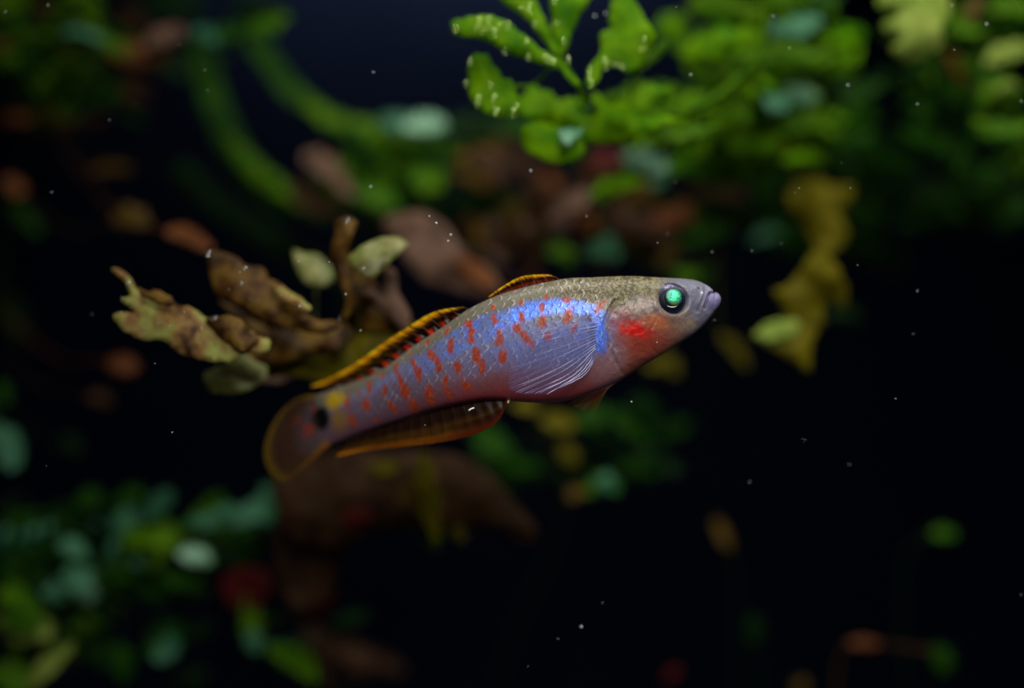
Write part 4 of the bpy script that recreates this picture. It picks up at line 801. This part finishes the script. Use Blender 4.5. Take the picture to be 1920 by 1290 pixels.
for s_ in (30, -30):
    fin('pelvic_fin', [(1152, 718), (1145, 722), (1138, 725)], [(1062, 756), (1080, 765), (1098, 770), (1114, 768)], s_, s_ * 1.1, paint_pelvic, rays=6, nu=60, nv=40, ray_tint=(70, 26, 12), ray_r=0.5)
pp = np.array([skin_point(954, 749) + np.array([0, 0.001, 0]), skin_point(954, 751), np.array(P(952.5, 755, -0.0018))])
Vr, Fr = tube(catmull(pp, 12), np.linspace(3.2, 1.4, 12) * S, 8); mesh_obj('vent_papilla', Vr, Fr, rim_m, fish, attrs={'tint': np.zeros((len(Vr), 3)) + lin(196, 176, 140)})

# pectoral fins: clear fan of pale, beaded rays lying over the flank
RT = [((1118, 606), (1060, 610), (1010, 622)), ((1117, 612), (1058, 622), (1003, 634)), ((1116, 617), (1050, 632), (988, 648)), ((1115, 622), (1045, 642), (975, 662)),
      ((1114, 627), (1042, 652), (966, 676)), ((1113, 632), (1040, 662), (958, 690)), ((1113, 637), (1040, 671), (954, 704)), ((1113, 642), (1042, 680), (952, 717)),
      ((1113, 646), (1046, 688), (956, 728)), ((1113, 650), (1052, 695), (968, 735)), ((1113, 654), (1060, 702), (982, 737)), ((1113, 658), (1070, 704), (1002, 737)),
      ((1113, 662), (1080, 702), (1022, 736)), ((1113, 666), (1088, 700), (1036, 729)), ((1113, 669), (1094, 700), (1052, 722))]
def make_pectoral(side):
    prof = []
    for r in RT:
        c_ = catmull(r, 44); L = []
        for k, (x_, y_) in enumerate(c_):
            p_ = skin_point(x_, y_); f_ = k / 43
            yv = p_[1] - (0.00010 + 0.0013 * f_ ** 0.8)
            if side > 0: yv = 2 * float(spine_y(x_)) - yv
            L.append((p_[0], yv, (645 - y_) * S))
        L = np.array(L); ker = np.ones(9) / 9; L[:, 1] = np.convolve(np.pad(L[:, 1], 4, mode='edge'), ker, 'valid'); prof.append(L)
    G = np.array(prof); nr, nk = G.shape[:2]
    fine_u = np.linspace(0, nr - 1, nr * 4); i0 = np.minimum(fine_u.astype(int), nr - 2); ff = (fine_u - i0)[:, None, None]
    M = G[i0] * (1 - ff) + G[i0 + 1] * ff; mu = len(M)
    Vv = np.vstack([M.reshape(-1, 3), M.reshape(-1, 3) + np.array([0, 0.00002, 0])]); nn = mu * nk
    q = (np.arange(mu - 1)[:, None] * nk + np.arange(nk - 1)[None]).ravel()
    F = np.c_[q, q + 1, q + nk + 1, q + nk].tolist() + (np.c_[q, q + nk, q + nk + 1, q + 1] + nn).tolist()
    vv = np.tile(np.linspace(0, 1, nk), mu)
    o = mesh_obj('pectoral_fin', Vv, F, fin_m, fish, attrs={'tint': np.zeros((2 * nn, 3)) + lin(120, 136, 210), 'cover': np.r_[0.10 - 0.06 * vv, 0.10 - 0.06 * vv]})
    rr = random.Random(5)
    for k, L in enumerate(G):
        L = L.copy(); L[:, 1] += 0.00004 * side; t_ = np.linspace(0, 1, nk)
        L[:, 2] += 1.6 * S * np.sin(t_ * 3 + rr.random() * 6) * t_; L[:, 0] += 1.5 * S * rr.uniform(-1, 1) * t_
        strong = rr.uniform(0.55, 0.95) if k >= 8 else rr.uniform(0.12, 0.5)
        fade = 0.25 + 0.75 * sstep(0.3, 0.7, vnoise(t_ * 5 + 11 * k, np.full(nk, 0.5), 41)); fade = np.maximum(fade, sstep(0.22, 0.05, t_))
        if k >= 11: fade = np.maximum(fade, sstep(0.15, 0.4, t_) * sstep(1.0, 0.8, t_)) * sstep(-0.02, 0.22, t_)
        rad = (0.28 + 0.5 * fade * strong) * (0.85 + 0.3 * (np.arange(nk) % 2)) * np.linspace(1.0, 0.7, nk) * S
        Vr, Fr = tube(L, rad, 5); st_t = np.repeat(fade * strong, 5)
        # the ray forks towards its tip
        nb = G[min(k + 1, nr - 1)] if k < nr - 1 else G[k - 1]; f0 = int(nk * 0.5); fk = L[f0:] + (nb[f0:] - G[k][f0:]) * np.linspace(0, 0.42, nk - f0)[:, None]
        V2, F2 = tube(fk, rad[f0:] * 0.8, 5); off = len(Vr)
        Vr = list(Vr) + list(V2); Fr = list(Fr) + [tuple(q_ + off for q_ in f_) for f_ in F2]; st_t = np.r_[st_t, np.repeat((fade * strong)[f0:] * 0.8, 5)]
        tn = lin(214, 210, 234)[None] * st_t[:, None] + lin(74, 80, 140)[None] * (1 - st_t[:, None])
        mesh_obj('fin_ray', Vr, Fr, ray_m, o, attrs={'tint': tn})
    return o
make_pectoral(-1); make_pectoral(1)
